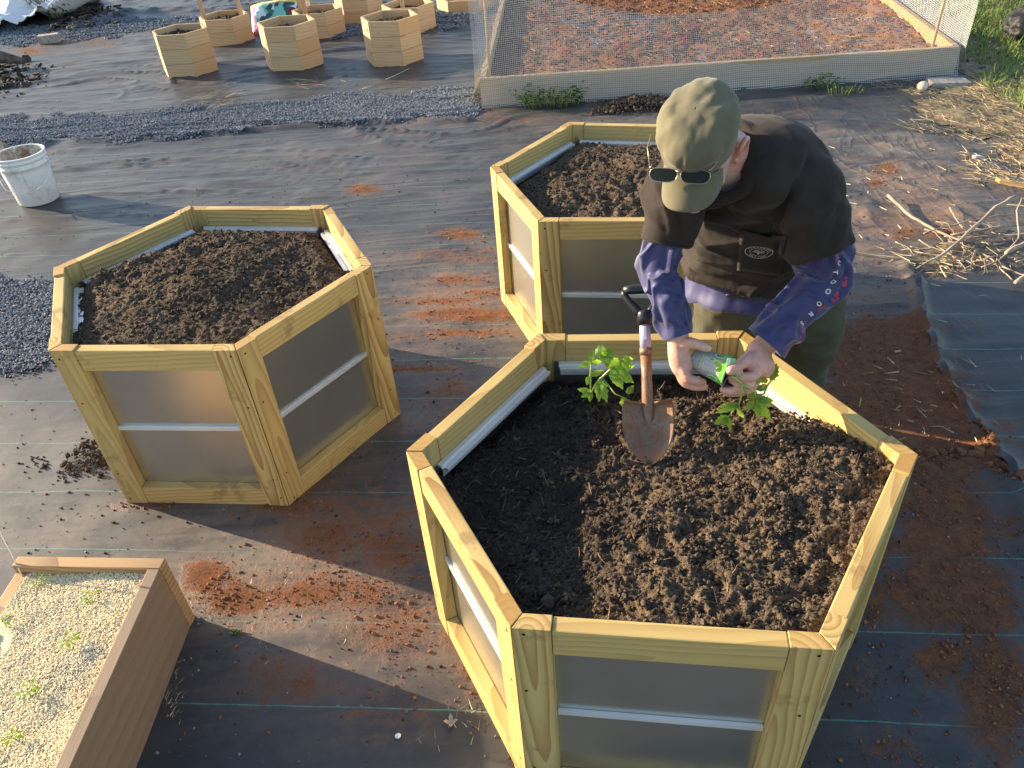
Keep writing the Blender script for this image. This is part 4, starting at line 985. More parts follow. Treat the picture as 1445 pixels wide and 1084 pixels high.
p = poly_samples(SP, 90000, 52, .55); kd = fbm(p[:, 0] * 1.4, p[:, 1] * 1.4, oct=3, seed=53) - sstep(5.3, 6.4, p[:, 1]) * .9
p = p[(kd > -.35) & (p[:, 1] < 7) & (p[:, 0] < 6)]; n = len(p); a = rng.normal(2.6, .8, n)
tag(blades('straw', np.column_stack([p, gz(p[:, 0], p[:, 1]) + rng.uniform(.004, .016, n)]), np.stack([np.cos(a), np.sin(a), rng.normal(.0, .10, n)], -1), rng.uniform(.025, .10, n), rng.uniform(.0016, .0042, n), M['straw'], .18, 54), 'loose dry straw spread along the right edge of the fabric', 'straw', kind='stuff')
SQ = [(2.72, 3.55), (2.6, 4.1), (2.8, 4.5), (2.55, 4.85), (2.85, 5.25), (3.3, 5.45), (4.4, 5.3), (4.4, 3.4)]
p = poly_samples(SQ, 7000, 57, .45); n = len(p); a = rng.normal(2.5, .9, n)
tag(blades('straw', np.column_stack([p, gz(p[:, 0], p[:, 1]) + rng.uniform(.003, .012, n)]), np.stack([np.cos(a), np.sin(a), rng.normal(.0, .08, n)], -1), rng.uniform(.03, .12, n), rng.uniform(.002, .0045, n), M['straw'], .2, 58), 'thick mat of dry straw by the flat paving brick on the right', 'straw', kind='stuff')
# stray straws on the fabric
def stray(u, v, ru, rv, n, L, seed, label, ang=2.9, sd=.5, wk=1.0):
    rng = np.random.default_rng(seed); c = at(u, v); ex = at(u + ru, v) - c; ey = at(u, v - rv) - c; q = rng.normal(0, .6, (n, 2))
    x = c.x + q[:, 0] * ex.x + q[:, 1] * ey.x; y = c.y + q[:, 0] * ex.y + q[:, 1] * ey.y; a = rng.normal(ang, sd, n)
    tag(blades('straw', np.column_stack([x, y, gz(x, y) + rng.uniform(.003, .02, n)]), np.stack([np.cos(a), np.sin(a), rng.normal(.02, .12, n)], -1), rng.uniform(.3, 1, n) * L, rng.uniform(.003, .006, n) * wk, M['straw'], .15, seed), label, 'straw', kind='stuff')
stray(295, 143, 42, 8, 60, .22, 61, 'wisps of dry straw on the gravel strip below the left small planter', .35, .4)
stray(440, 120, 26, 7, 20, .25, 62, 'few dry straws on the fabric in front of the middle small planter', 2.6, .3)
stray(520, 128, 60, 8, 14, .25, 63, 'thin straws along the gravel strip below the third small planter', .2, .3)
stray(1340, 370, 70, 25, 260, .10, 64, 'dry twig litter under the pile of bare branches', 2.9, .7)
stray(1260, 290, 110, 60, 90, .06, 65, 'scattered dry straw bits on the fabric right of the man', 2.6, .9)
stray(1310, 560, 80, 70, 70, .06, 67, 'dry bits and stems on the red soil at the right', 2.6, .9)
stray(400, 840, 130, 60, 70, .022, 68, 'tiny dry leaf bits on the sunny fabric by the pellet bed', 1.0, 1.2, .5)
stray(640, 1020, 60, 40, 26, .04, 69, 'dry stalk bits lying in the shade beside the foreground planter', 1.6, .7, .35)
stray(245, 965, 10, 60, 60, .03, 70, 'dry stems caught along the foot of the pellet bed', 1.3, .5, .3)
def branch(pts, r0, r1, label, twigs=3, seed=0, lift=.015):
    random.seed(seed); W3 = []
    for (u, v, z) in pts: q = at(u, v, 0); q.z = gzs(q.x, q.y) + z; W3.append(q)
    # refine and wiggle
    P = []
    for a, b in zip(W3[:-1], W3[1:]):
        for k in range(4): P.append(a.lerp(b, k / 4) + Vector((random.uniform(-1, 1), random.uniform(-1, 1), random.uniform(-.5, .5))) * (a - b).length * .02)
    P.append(W3[-1]); c = P[0].copy()
    m = MB(); n = len(P); r0, r1 = r0 * .58, r1 * .6; m.tube([p - c for p in P], [r0 + (r1 - r0) * i / (n - 1) for i in range(n)], 9)
    root = m.build('fallen_branch', M['twig'], None, True); root.location = c
    tag(root, label, 'branch', 'bare branches piled at the right')
    for k in range(twigs):
        i = random.randint(2, n - 2); d = (P[i] - P[i-1]).normalized(); s = Vector((-d.y, d.x, random.uniform(0, .3))) * random.choice((-1, 1)); L = random.uniform(.05, .13); rr = (r0 + (r1 - r0) * i / (n - 1)) * .5
        m = MB(); q = P[i] - c; m.tube([q, q + (d + s * .6).normalized() * L * .5, q + (d * .6 + s).normalized() * L], [rr, rr * .8, rr * .4], 6); m.build('twig', M['twig'], root, True)
branch([(1252, 286, .03), (1285, 312, .02), (1320, 335, .03), (1352, 348, .03), (1362, 360, .01)], .014, .007, 'pale bare branch sloping down from the upper left end of the pile', 3, 1)
branch([(1424, 306, .10), (1395, 322, .09), (1360, 347, .06), (1325, 370, .03), (1292, 383, .01)], .020, .007, 'thickest pale branch lying diagonally across the top of the pile', 2, 2)
branch([(1460, 328, .05), (1420, 333, .05), (1380, 337, .04), (1340, 341, .03)], .016, .009, 'long grey branch lying level in the middle of the pile, above the other level one', 2, 3)
branch([(1470, 345, .05), (1420, 344, .04), (1370, 344, .03), (1330, 340, .02)], .014, .007, 'long grey branch lying level in the middle of the pile, below the other level one', 2, 4)
branch([(1460, 358, .08), (1440, 362, .07), (1414, 374, .06)], .016, .017, 'short thick cut branch with a pale round end at the right edge of the pile', 0, 5)
branch([(1374, 358, .02), (1398, 372, .02), (1412, 386, .015), (1428, 399, .01)], .007, .005, 'thin bent stick at the front of the pile nearest the shade', 1, 6)
branch([(1412, 382, .02), (1445, 396, .02), (1480, 408, .02)], .007, .005, 'thin straight stick under the bent one, running out of the photo', 1, 7)
branch([(1384, 384, .02), (1410, 374, .03), (1432, 354, .06), (1422, 332, .12), (1427, 322, .15)], .008, .006, 'forked stick standing up at the right end of the pile', 2, 8)
branch([(1185, 357, .015), (1230, 364, .012), (1268, 370, .01), (1300, 373, .01)], .007, .005, 'long thin stick pointing from the man toward the pile', 0, 9)
branch([(1336, 308, .05), (1348, 322, .03), (1362, 334, .02)], .008, .006, 'short stick crossing the upper middle of the pile', 1, 10)
branch([(1295, 345, .02), (1310, 354, .02), (1335, 362, .02), (1352, 372, .01)], .006, .004, 'thin wavy stick at the left front of the pile', 2, 11)
branch([(1262, 348, .02), (1280, 355, .02), (1290, 365, .01)], .005, .003, 'smallest thin stick at the left end of the pile', 1, 12)
branch([(1460, 392, .05), (1445, 400, .04), (1430, 408, .03)], .016, .017, 'pale thick stub in the shade at the right edge of the photo', 0, 13)
branch([(1362, 384, .01), (1352, 376, .02), (1378, 360, .03)], .005, .004, 'tiny twig leaning below the thickest branch', 0, 14)
branch([(1300, 338, .03), (1345, 328, .04), (1400, 322, .05), (1450, 316, .05)], .007, .004, 'thin dark stick lying level at the back of the pile', 2, 15)
branch([(1465, 312, .06), (1436, 305, .05), (1415, 300, .04)], .008, .004, 'short stick at the back right corner of the pile', 2, 16)
rt_ = random.Random(15)
BL = ['thin bare twig among the pile of branches at the right']
m_ = [(1300 + rt_.random() * 150, 322 + rt_.random() * 62) for _ in range(26)]
for k_, (u, v) in enumerate(m_):
    a = rt_.gauss(.1, .5); L_ = rt_.uniform(18, 60); z = rt_.uniform(.01, .05)
    branch([(u, v, z), (u + L_ * .5 * math.cos(a), v + L_ * .22 * math.sin(a), z + .01), (u + L_ * math.cos(a), v + L_ * .45 * math.sin(a) + 2, .012)], rt_.uniform(.004, .007), .003, BL[0], 1, 100 + k_)
    o_ = [o for o in C.objects if o.name.startswith('fallen_branch')][-1]
    o_['group'] = 'thin twigs in the branch pile'
m = MB(); a, b = at(1408, 264), at(1500, 280); a.z = gzs(a.x, a.y) + .004; m.box(a, b - a, Vector((0, .04, 0)), Vector((0, 0, .022)), bev=.003)
tag(m.build('plank', M['bedwood']), 'reddish wooden stake lying on the straw at the right edge', 'plank')
m = MB(); c = at(1373, 227); z = gzs(c.x, c.y)
for k in range(5):
    a = random.uniform(-.2, .4); o_ = c + Vector((random.uniform(-.03, .03), random.uniform(-.015, .015), z + .004 + k * .004)); leaf(m, o_, (math.cos(a), math.sin(a), .15), (0, 0, 1), .07, .035, 2, .2, seg=5)
tag(m.build('paper_scrap', plain('paper', (.75, .74, .71), .8), None, True), 'crumpled white scrap of paper on the fabric at the right', 'litter')
def dark_bag():
    b = at(1446, 58); n = 30; vs = []
    bm = bmesh.new(); bmesh.ops.create_icosphere(bm, subdivisions=5, radius=1)
    for v in bm.verts:
        p = v.co; k = 1 + .22 * float(fbm(np.array([p.x * 1.6]), np.array([p.y * 1.6]), np.array([p.z * 1.6]), oct=3, seed=5)[0]) - .16 * abs(float(fbm(np.array([p.x * 3]), np.array([p.y * 3]), np.array([p.z * 3]), oct=2, seed=7)[0]))
        v.co = Vector((p.x * .30 * k, p.y * .24 * k, max(-.12, p.z * .17 * k)))
    me = bpy.data.meshes.new('bag'); bm.to_mesh(me); bm.free(); me.polygons.foreach_set('use_smooth', [True] * len(me.polygons)); me.materials.append(plain('darkbag', (.018, .017, .017), .6))
    o = bpy.data.objects.new('sack', me); C.objects.link(o); o.location = (b.x + .1, b.y, gzs(b.x, b.y) + .11); tag(o, 'crumpled dark sack lying on the grass at the right edge', 'sack')
dark_bag()
# lying bits in the shade of the near strip
m = MB()
for k in range(4):
    a = k * 1.6; leaf(m, at(637, 1022) + Vector((0, 0, .006)), (math.cos(a), math.sin(a), .3), (0, 0, 1), .022, .014, 2, -.4, .5, seg=5)
tag(m.build('dry_leaf', plain('dryleaf', (.42, .36, .29), .8), None, True), 'curled pale dry leaf on the shaded fabric beside the foreground planter', 'leaf')
m = MB(); lathe(m, [(.002, .001), (.007, .001), (.0075, .002), (.007, .0032), (.0035, .0032), (.0035, .004), (.0015, .006), (0, .006)], 18); o = m.build('washer', M['trim'], None, True); o.location = at(562, 1040) + Vector((0, 0, .003)); tag(o, 'small round metal washer head on the shaded fabric', 'washer')
m = MB(); q = at(1266, 499); m.box(q + Vector((-.012, -.004, .006)), (.026, .002, 0), (0, .008, 0), (0, 0, .007), bev=.002); tag(m.build('clay_chip', plain('clayf', (.62, .30, .16), .8)), 'small bright orange chip lying on the red soil', 'chip')
m = MB(); m.tube([at(1212, 575) + Vector((0, 0, .0)), at(1212, 570) + Vector((.002, 0, .03))], [.003, .0022], 7); tag(m.build('green_stub', M['stem'], None, True), 'short green stub standing in the red soil', 'stub')

# ================================================================== SHOVEL
def shovel():
    rust = NT('rusty_steel'); p = rust.coord(); n = rust.noise(p, 14, 6, .7); n2 = rust.noise(p, 120, 4); sx = rust.n('SeparateXYZ'); rust.put(sx.inputs[0], p)
    c = rust.mix(rust.ramp(n, .38, .62), (.23, .165, .12), (.23, .10, .048)); c = rust.mix(rust.ramp(n2, .5, .75, 0, .7), c, (.13, .06, .03))
    lowd = rust.ramp(rust.math('ADD', sx.outputs[2], rust.math('MULTIPLY', n, .04)), .030, .075, 1, 0)
    c = rust.mix(rust.math('MULTIPLY', lowd, .85), c, (.34, .145, .065)); rust.bump(n2, .5, .002)
    rs = rust.fin(c, rust.ramp(n, .3, .7, .45, .8), rust.ramp(n, .35, .65, .55, .1))
    pk = plain('pink_tape', (.44, .34, .44), .5, var=.12, vs=30); bk = plain('black_plastic', (.018, .018, .019), .35, bump=.0005, bs=300)
    tip = at(917, 657, .5)
    for _ in range(6): tip = at(917, 657, hfs(tip.x, tip.y) - .004)
    top = dp(908, 404, 1.85)
    root = tag(empty('shovel', tip), 'rusty short shovel with black D handle stuck upright in the soil', 'shovel')
    Z = (top - tip); L = Z.length; Z.normalize(); toc = (Vector((0, 0, CH)) - tip); Xv = Z.cross(toc).normalized() * -1; Xv = toc.cross(Z).normalized() * -1
    Xv = Vector(Xv); Yv = Z.cross(Xv)          # Yv: away from the viewer or toward it
    if Yv.dot(toc) > 0: pass
    else: Xv = -Xv; Yv = Z.cross(Xv)
    root.matrix_world = Matrix.Translation(tip) @ Matrix((Xv, Yv, Z)).transposed().to_4x4()
    # blade: local z 0..bl, bowl open toward +y
    bl, hw = .158, .061; nu, nv = 24, 30; vs = []; F = []
    for k, th in ((0, 0.0), (1, -.003)):
        for j in range(nv + 1):
            t = j / nv
            w_ = hw * min(1.0, math.sin(min(1.0, t / .62) * math.pi / 2) ** .62 if t > 0 else 0) * (1 - .10 * max(0, (t - .8) / .2) ** 2)
            for i in range(nu + 1):
                s = i / nu * 2 - 1; x = s * w_
                y = .020 * (s * s) * (w_ / hw) - .012 * t + th + .006 * max(0, 1 - t / .25)
                z = bl * t - (.012 * (1 - abs(s)) ** 1.5 if False else 0) + (.010 * s * s * 0)
                if t > .93: y += .020 * ((t - .93) / .07) * min(1, abs(s) * 2.2)
                # crease in the middle running up into the socket
                y -= .008 * math.exp(-(s / .16) ** 2) * sstep(.35, .9, t)
                zz = bl * t * (1 - .07 * (1 - abs(s)) * t)
                vs.append((x, y, zz))
    b = (nu + 1) * (nv + 1)
    for j in range(nv):
        for i in range(nu): a = j * (nu + 1) + i; F += [(a, a + 1, a + nu + 2, a + nu + 1), (b + a, b + a + nu + 1, b + a + nu + 2, b + a + 1)]
    rim = [j * (nu + 1) for j in range(nv + 1)] + [nv * (nu + 1) + i for i in range(1, nu + 1)] + [j * (nu + 1) + nu for j in range(nv - 1, -1, -1)]
    for a, c_ in zip(rim[:-1], rim[1:]): F.append((a, c_, b + c_, b + a))
    m = MB(); m.add(vs, F); m.build('blade', rs, root, True)
    m = MB(); y0 = -.012
    m.tube([(0, y0 - .006, bl * .45), (0, y0 - .004, bl * .62), (0, y0, bl * .85), (0, y0, bl * 1.02), (0, y0 + .002, bl * 1.30), (0, y0 + .002, L * .62)], [.002, .008, .014, .0135, .0125, .0135], 16); m.tube([(0, y0 + .002, L * .615), (0, y0 + .002, L * .655)], [.0150, .0150], 16); m.build('socket', rs, root, True)
    m = MB(); m.tube([(0, y0 + .002, L * .655), (0, y0 + .002, L * .80)], [.0135, .0130], 16); m.build('shaft', pk, root, True)
    m = MB(); m.box((-.003, y0 + .0152, L * .70), (.006, 0, 0), (0, .0008, 0), (0, 0, L * .075)); m.build('sticker', plain('sticker', (.75, .72, .74), .5), root)
    m = MB(); y1 = y0 + .002
    m.tube([(0, y1, L * .785), (0, y1, L * .845), (0, y1, L * .865)], [.0175, .0185, .017], 16)
    for s in (-1, 1): m.tube([(s * .006, y1, L * .835), (s * .018, y1, L * .875), (s * .036, y1, L * .925), (s * .046, y1, L * .96), (s * .046, y1, L * .985)], [.011, .010, .0085, .008, .0085], 12)
    m.tube([(-.047, y1, L * .985), (-.03, y1, L * .988), (.03, y1, L * .988), (.047, y1, L * .985)], [.0095, .0115, .0115, .0095], 14); m.build('handle', bk, root, True)
shovel()
# ================================================================== THE MAN
def cr(pts, n=6):
    'smooth curve through points of any dimension'
    P = [np.array(p, float) for p in pts]; P = [2 * P[0] - P[1]] + P + [2 * P[-1] - P[-2]]; out = []
    for i in range(1, len(P) - 2):
        for k in range(n):
            t = k / n; a, b, c, d = P[i-1], P[i], P[i+1], P[i+2]
            out.append(.5 * ((2*b) + (c - a) * t + (2*a - 5*b + 4*c - d) * t*t + (3*b - a - 3*c + d) * t**3))
    out.append(P[-2]); return out
def limb(m, pts, rads, n=16, sub=5):
    q = cr([tuple(p) + (r,) for p, r in zip(pts, rads)], sub)
    m.tube([k[:3] for k in q], [max(.001, k[3]) for k in q], n)
def oloft(m, secs, n=28, sub=4, lat=None):
    'closed body form: (centre, half width, front, back) sections across one side direction'
    q = cr([tuple(s[0]) + (s[1], s[2], s[3]) for s in secs], sub)
    C_ = [Vector(k[:3]) for k in q]; vs = []
    for i, k in enumerate(q):
        T = (C_[min(i+1, len(q)-1)] - C_[max(i-1, 0)]).normalized()
        l = (lat - T * lat.dot(T)).normalized(); f = l.cross(T); 
        if f.dot(FWD) < 0: f = -f
        for j in range(n):
            a = 2 * math.pi * j / n; ca, sa = math.cos(a), math.sin(a)
            x = k[3] * math.copysign(abs(ca) ** .85, ca); y = (k[4] if sa > 0 else k[5]) * math.copysign(abs(sa) ** .9, sa)
            vs.append(C_[i] + l * x + f * y)
    N = len(q)
    fs = [(i*n + j, i*n + (j+1) % n, (i+1)*n + (j+1) % n, (i+1)*n + j) for i in range(N-1) for j in range(n)] + [tuple(reversed(range(n))), tuple((N-1)*n + j for j in range(n))]
    bm = bmesh.new(); bv = [bm.verts.new(v) for v in vs]
    for f_ in fs: bm.faces.new([bv[i] for i in f_])
    bmesh.ops.recalc_face_normals(bm, faces=bm.faces[:]); bm.verts.index_update()
    m.add([v.co.copy() for v in bm.verts], [tuple(v.index for v in f_.verts) for f_ in bm.faces]); bm.free()
def ball(m, c, r, M3=None, n=16):
    vs = []; c = Vector(c); r = Vector(r) if hasattr(r, '__len__') else Vector((r, r, r))
    for i in range(n + 1):
        th = math.pi * i / n
        for j in range(n * 2):
            ph = math.pi * j / n; p = Vector((math.sin(th) * math.cos(ph) * r.x, math.sin(th) * math.sin(ph) * r.y, math.cos(th) * r.z)); vs.append(c + (M3 @ p if M3 else p))
    k = n * 2; m.add(vs, [(i*k + j, (i+1)*k + j, (i+1)*k + (j+1) % k, i*k + (j+1) % k) for i in range(n) for j in range(k)])
def fused(m, voxel, smooth=4):
    me = bpy.data.meshes.new('tmp'); me.from_pydata(m.v, [], m.f); bm = bmesh.new(); bm.from_mesh(me); bmesh.ops.remove_doubles(bm, verts=bm.verts[:], dist=1e-5); bm.to_mesh(me); bm.free()
    o = bpy.data.objects.new('tmp', me); C.objects.link(o)
    r = o.modifiers.new('r', 'REMESH'); r.mode = 'VOXEL'; r.voxel_size = voxel; r.use_smooth_shade = True
    s = o.modifiers.new('s', 'SMOOTH'); s.factor = .5; s.iterations = smooth
    dg = bpy.context.evaluated_depsgraph_get(); dg.update()
    out = bpy.data.meshes.new_from_object(o.evaluated_get(dg)); bpy.data.objects.remove(o); bpy.data.meshes.remove(me)
    return out
def vn(me):
    n = len(me.vertices); v = np.empty(n * 3, np.float32); me.vertices.foreach_get('co', v); k = np.empty(n * 3, np.float32); me.vertices.foreach_get('normal', k)
    return v.reshape(-1, 3).astype(float), k.reshape(-1, 3).astype(float)
def finish(name, me, mat, parent, V=None, attrs=None):
    me.name = name
    if V is not None: me.vertices.foreach_set('co', V.astype(np.float32).ravel())
    me.materials.clear(); me.materials.append(mat)
    me.polygons.foreach_set('use_smooth', [True] * len(me.polygons))
    for k, d in (attrs or {}).items(): a = me.attributes.new(k, 'FLOAT', 'POINT'); a.data.foreach_set('value', np.asarray(d, np.float32))
    me.update(); o = bpy.data.objects.new(name, me); C.objects.link(o); o.parent = parent; return o
from mathutils.bvhtree import BVHTree
def bvh(o): return BVHTree.FromPolygons([v.co.copy() for v in o.data.vertices], [tuple(p.vertices) for p in o.data.polygons])
def hit(tree, u, v):
    o = Vector((0, 0, CH)); d = (dp(u, v, 1.7) - o).normalized(); r = tree.ray_cast(o, d); return (r[0], r[1]) if r[0] else (dp(u, v, 1.75), -d)
def snap(tree, p, off):
    r = tree.find_nearest(p); n = r[1]
    if n.dot(p - r[0]) < 0 and (p - r[0]).length > .001 and n.dot(Vector((0, 0, CH)) - p) < 0: n = -n
    n = n if n.dot(Vector((0, 0, CH)) - p) > 0 else -n
    return r[0] + n * off
def glyph(txt, size, bold=.03):
    cu = bpy.data.curves.new('t', 'FONT'); cu.body = txt; cu.size = size; cu.offset = bold * size; cu.align_x = 'CENTER'; cu.align_y = 'CENTER'; cu.resolution_u = 3
    o = bpy.data.objects.new('t', cu); C.objects.link(o); dg = bpy.context.evaluated_depsgraph_get(); dg.update()
    me = bpy.data.meshes.new_from_object(o.evaluated_get(dg)); bpy.data.objects.remove(o)
    r = [v.co.copy() for v in me.vertices], [tuple(p.vertices) for p in me.polygons]; bpy.data.meshes.remove(me); return r

FWD = Vector((-.35, -.93, 0)).normalized(); LAT = Vector((.93, -.35, 0)).normalized()
# head frame: l to his left, f where he looks, u out of the crown
HC = dp(988, 207, 1.59); hf = Vector((-.37, -.73, -.575)).normalized(); hl = Vector((-hf.y, hf.x, 0)).normalized(); hu = hf.cross(hl)
if hu.z < 0: hu = -hu
HM = Matrix((hl, hf, hu)).transposed()
HS = .90
def hp(l, f, u): return HC + (hl * l + hf * f + hu * u) * HS
LS, RS = dp(1132, 262, 1.68), dp(962, 256, 1.715)
LE, RE = dp(1166, 392, 1.76), dp(929, 378, 1.79)
LW, RW = dp(1076, 490, 1.80), dp(957, 478, 1.80)
S = [Vector(p) for p in ((.685, 1.865, .665), (.69, 1.865, .80), (.655, 1.80, .95), (.605, 1.715, 1.055), (.555, 1.63, 1.120))] + [dp(1024, 224, 1.665)]
person = None
def skin_mat():
    t = NT('skin'); p = t.pos(); b = t.attr('beard'); rd = t.attr('rosy')
    n = t.noise(p, 45, 5, .6); n2 = t.noise(p, 400, 3)
    c = t.mix(t.ramp(n, .3, .7), (.56, .295, .22), (.67, .39, .305)); c = t.mix(t.math('MULTIPLY', rd, .75), c, (.56, .19, .13))
    c = t.mix(t.math('MULTIPLY', b, t.ramp(n2, .38, .62)), c, (.52, .47, .42))
    t.bump(n2, .25, .0012); t.fin(c, .48, 0, .4)
    t.put(t.b.inputs['Subsurface Weight'], .12); t.b.inputs['Subsurface Radius'].default_value = (.006, .002, .001); return t.m
def cloth_mat(name, a, b, rough=.85, fine=900, sheen=.2):
    t = NT(name); p = t.pos(); n = t.noise(p, 12, 5); f = t.noise(p, fine, 2)
    c = t.mix(t.ramp(n, .3, .7), a, b); t.bump(t.math('ADD', f, t.math('MULTIPLY', n, .4)), .25, .0015); t.fin(c, rough, 0, .25)
    t.put(t.b.inputs['Sheen Weight'], sheen); t.b.inputs['Sheen Roughness'].default_value = .5; return t.m
def make_man():
    global person
    random.seed(8)
    m = MB()
    # trunk, neck, head
    oloft(m, [(S[0], .13, .10, .10), (S[1], .14, .11, .10), (S[2], .14, .11, .10), (S[3], .15, .10, .09), (S[4], .13, .08, .07), (S[5], .07, .06, .05)], 24, 3, LAT)
    N0 = S[5]; limb(m, [N0 - Vector((-.01, -.03, .05)), N0 + Vector((-.01, -.02, .02)), hp(0, -.025, -.07), hp(0, -.01, -.02)], [.064, .056, .054, .054], 20)
    hs = [(-.120, .060, .020, .020, .020), (-.108, .055, .040, .038, .040), (-.085, .040, .056, .056, .060), (-.05, .020, .066, .078, .082), (-.01, .008, .073, .089, .094), (.03, .002, .076, .095, .098), (.07, -.004, .072, .090, .092), (.10, -.006, .056, .070, .072), (.122, -.006, .022, .03, .03)]
    n = 28; q = cr(hs, 4); vs = []
    for k in q:
        for j in range(n):
            a = 2 * math.pi * j / n; sa = math.sin(a); vs.append(hp(k[2] * math.cos(a), k[1] + (k[3] if sa > 0 else k[4]) * sa, k[0]))
    N = len(q); m.add(vs, [(i*n + j, i*n + (j+1) % n, (i+1)*n + (j+1) % n, (i+1)*n + j) for i in range(N-1) for j in range(n)] + [tuple(reversed(range(n))), tuple((N-1)*n + j for j in range(n))])
    limb(m, [hp(0, .092, .012), hp(0, .108, -.012), hp(0, .118, -.036), hp(0, .100, -.042)], [.008, .011, .014, .009], 12)
    ball(m, hp(.012, .100, -.038), .009, None, 8); ball(m, hp(-.012, .100, -.038), .009, None, 8)
    limb(m, [hp(-.045, .078, .028), hp(-.02, .094, .032), hp(.02, .094, .032), hp(.045, .078, .028)], [.008, .011, .011, .008], 10)
    limb(m, [hp(-.026, .090, -.066), hp(0, .099, -.063), hp(.026, .090, -.066)], [.004, .0062, .004], 10); limb(m, [hp(-.022, .088, -.078), hp(0, .096, -.078), hp(.022, .088, -.078)], [.004, .0068, .004], 10)
    ball(m, hp(0, .092, -.106), (.02, .016, .014), HM, 10)
    for s in (-1, 1):
        ball(m, hp(s * .046, .062, -.028), (.022, .020, .018), HM, 10)
        E = lambda l, f, u: hp(s * (.076 + (l - .074) * 1.25), -.012 + (f + .012) * 1.3, -.024 + (u + .010) * 1.3)
        limb(m, [E(.074, .006, -.006), E(.086, .002, .016), E(.091, -.016, .020), E(.092, -.028, .004), E(.088, -.024, -.020), E(.080, -.008, -.036), E(.075, .004, -.040)], [.004, .0062, .0066, .0066, .0062, .0085, .0066], 10)
        ball(m, E(.078, -.010, -.008), (.005, .020, .029), HM, 10); ball(m, E(.080, .005, -.014), (.006, .006, .008), HM, 8)
    # arms inside the sleeves
    limb(m, [S[4], LS, LS.lerp(LE, .5), LE, LE.lerp(LW, .5), LW], [.05, .036, .033, .034, .032, .027], 14); limb(m, [S[4], RS, RS.lerp(RE, .5), RE, RE.lerp(RW, .5), RW], [.05, .034, .030, .030, .029, .026], 14)
    # hands
    def D(*a): return [dp(*k) for k in a]
    def finger(pts, r):
        limb(m, D(*pts), r, 12, 4)
    # his right hand: holds the foot of the pot, thumb on top, fingers closing underneath
    limb(m, D((956, 474, 1.80), (957, 487, 1.80), (959, 503, 1.806), (963, 519, 1.812), (966, 527, 1.815)), [.026, .025, .027, .026, .018], 16); limb(m, D((962, 485, 1.815), (957, 503, 1.830), (960, 520, 1.838)), [.020, .024, .020], 14)
    limb(m, D((963, 488, 1.79), (972, 493, 1.79)), [.018, .014], 12)
    finger([(963, 486, 1.788), (975, 484, 1.776), (987, 487, 1.772), (996, 490, 1.773), (1003, 493, 1.775)], [.016, .0135, .0118, .0118, .0075])
    finger([(963, 522, 1.797), (970, 533, 1.794), (981, 537, 1.795), (991, 539, 1.803), (996, 540, 1.806)], [.0125, .0118, .0105, .0092, .0065])
    finger([(959, 524, 1.812), (966, 539, 1.812), (979, 545, 1.812), (992, 546, 1.816), (998, 545, 1.82)], [.0125, .012, .0108, .0095, .0065])
    finger([(957, 520, 1.828), (963, 537, 1.834), (977, 545, 1.836), (991, 544, 1.836), (997, 542, 1.836)], [.012, .0112, .010, .009, .0062])
    finger([(955, 512, 1.842), (960, 529, 1.852), (972, 536, 1.856), (984, 536, 1.854), (990, 534, 1.85)], [.0108, .0098, .0088, .008, .0058])
    # his left hand: fingers round the mouth of the pot and the root ball
    limb(m, D((1074, 490, 1.80), (1069, 499, 1.795), (1066, 511, 1.792), (1066, 524, 1.792), (1066, 532, 1.792)), [.027, .028, .030, .029, .018], 16); limb(m, D((1076, 505, 1.795), (1078, 518, 1.80), (1074, 531, 1.802)), [.021, .025, .018], 14)
    limb(m, D((1062, 505, 1.782), (1054, 510, 1.772)), [.020, .016], 12)
    finger([(1058, 506, 1.775), (1047, 513, 1.762), (1037, 519, 1.756), (1030, 523, 1.755), (1024, 525, 1.757)], [.0175, .0140, .0122, .0118, .0075])
    finger([(1068, 529, 1.776), (1058, 532, 1.765), (1045, 532, 1.765), (1034, 532, 1.772), (1027, 532, 1.778)], [.013, .0122, .0108, .0095, .007])
    finger([(1068, 536, 1.788), (1060, 542, 1.778), (1047, 541, 1.776), (1036, 538, 1.780), (1029, 536, 1.786)], [.0128, .0122, .0110, .0098, .007])
    finger([(1066, 541, 1.802), (1057, 550, 1.792), (1041, 551, 1.789), (1026, 551, 1.795), (1016, 549, 1.802)], [.0122, .0115, .0104, .0096, .0070])
    finger([(1061, 542, 1.818), (1053, 552, 1.812), (1040, 555, 1.810), (1028, 555, 1.814), (1021, 554, 1.818)], [.011, .010, .0092, .0085, .0062])
    # legs inside the trousers
    PV = Vector((.785, 1.985, .87)); limb(m, [S[1], PV, PV - Vector((0, 0, .06))], [.10, .11, .08], 16)
    for hip, kn, an in LEGS: limb(m, [PV, hip, kn, an], [.09, .085, .058, .042], 14)
    me = fused(m, .0034, 3); V, Nn = vn(me)
    R_ = V - np.array(HC); L_, F_, U_ = R_ @ np.array(hl), R_ @ np.array(hf), R_ @ np.array(hu)
    inhead = (np.abs(U_) < .16) & (np.abs(L_) < .12) & (np.abs(F_) < .16)
    beard = inhead * np.maximum(sstep(-.045, -.07, U_) * sstep(-.01, .02, F_), sstep(.018, .030, F_) * sstep(.058, .044, F_) * sstep(.06, .02, U_) * (np.abs(L_) > .05)) * .9
    beard = np.maximum(beard, inhead * sstep(-.03, -.05, F_) * sstep(-.06, -.03, U_) * .9 * (np.abs(L_) < .085))
    rosy = np.clip(inhead * (np.exp(-((np.abs(L_) - .080) / .012) ** 2) * sstep(.04, .01, np.abs(F_ + .012)) + .35 * np.exp(-((F_ - .10) / .03) ** 2)) + (1 - inhead) * .18 * (fbm(V[:, 0] * 40, V[:, 1] * 40, V[:, 2] * 40, 2, 4) + .5), 0, 1)
    V = V + Nn * (.0006 * fbm(V[:, 0] * 120, V[:, 1] * 120, V[:, 2] * 120, 2, 3))[:, None]
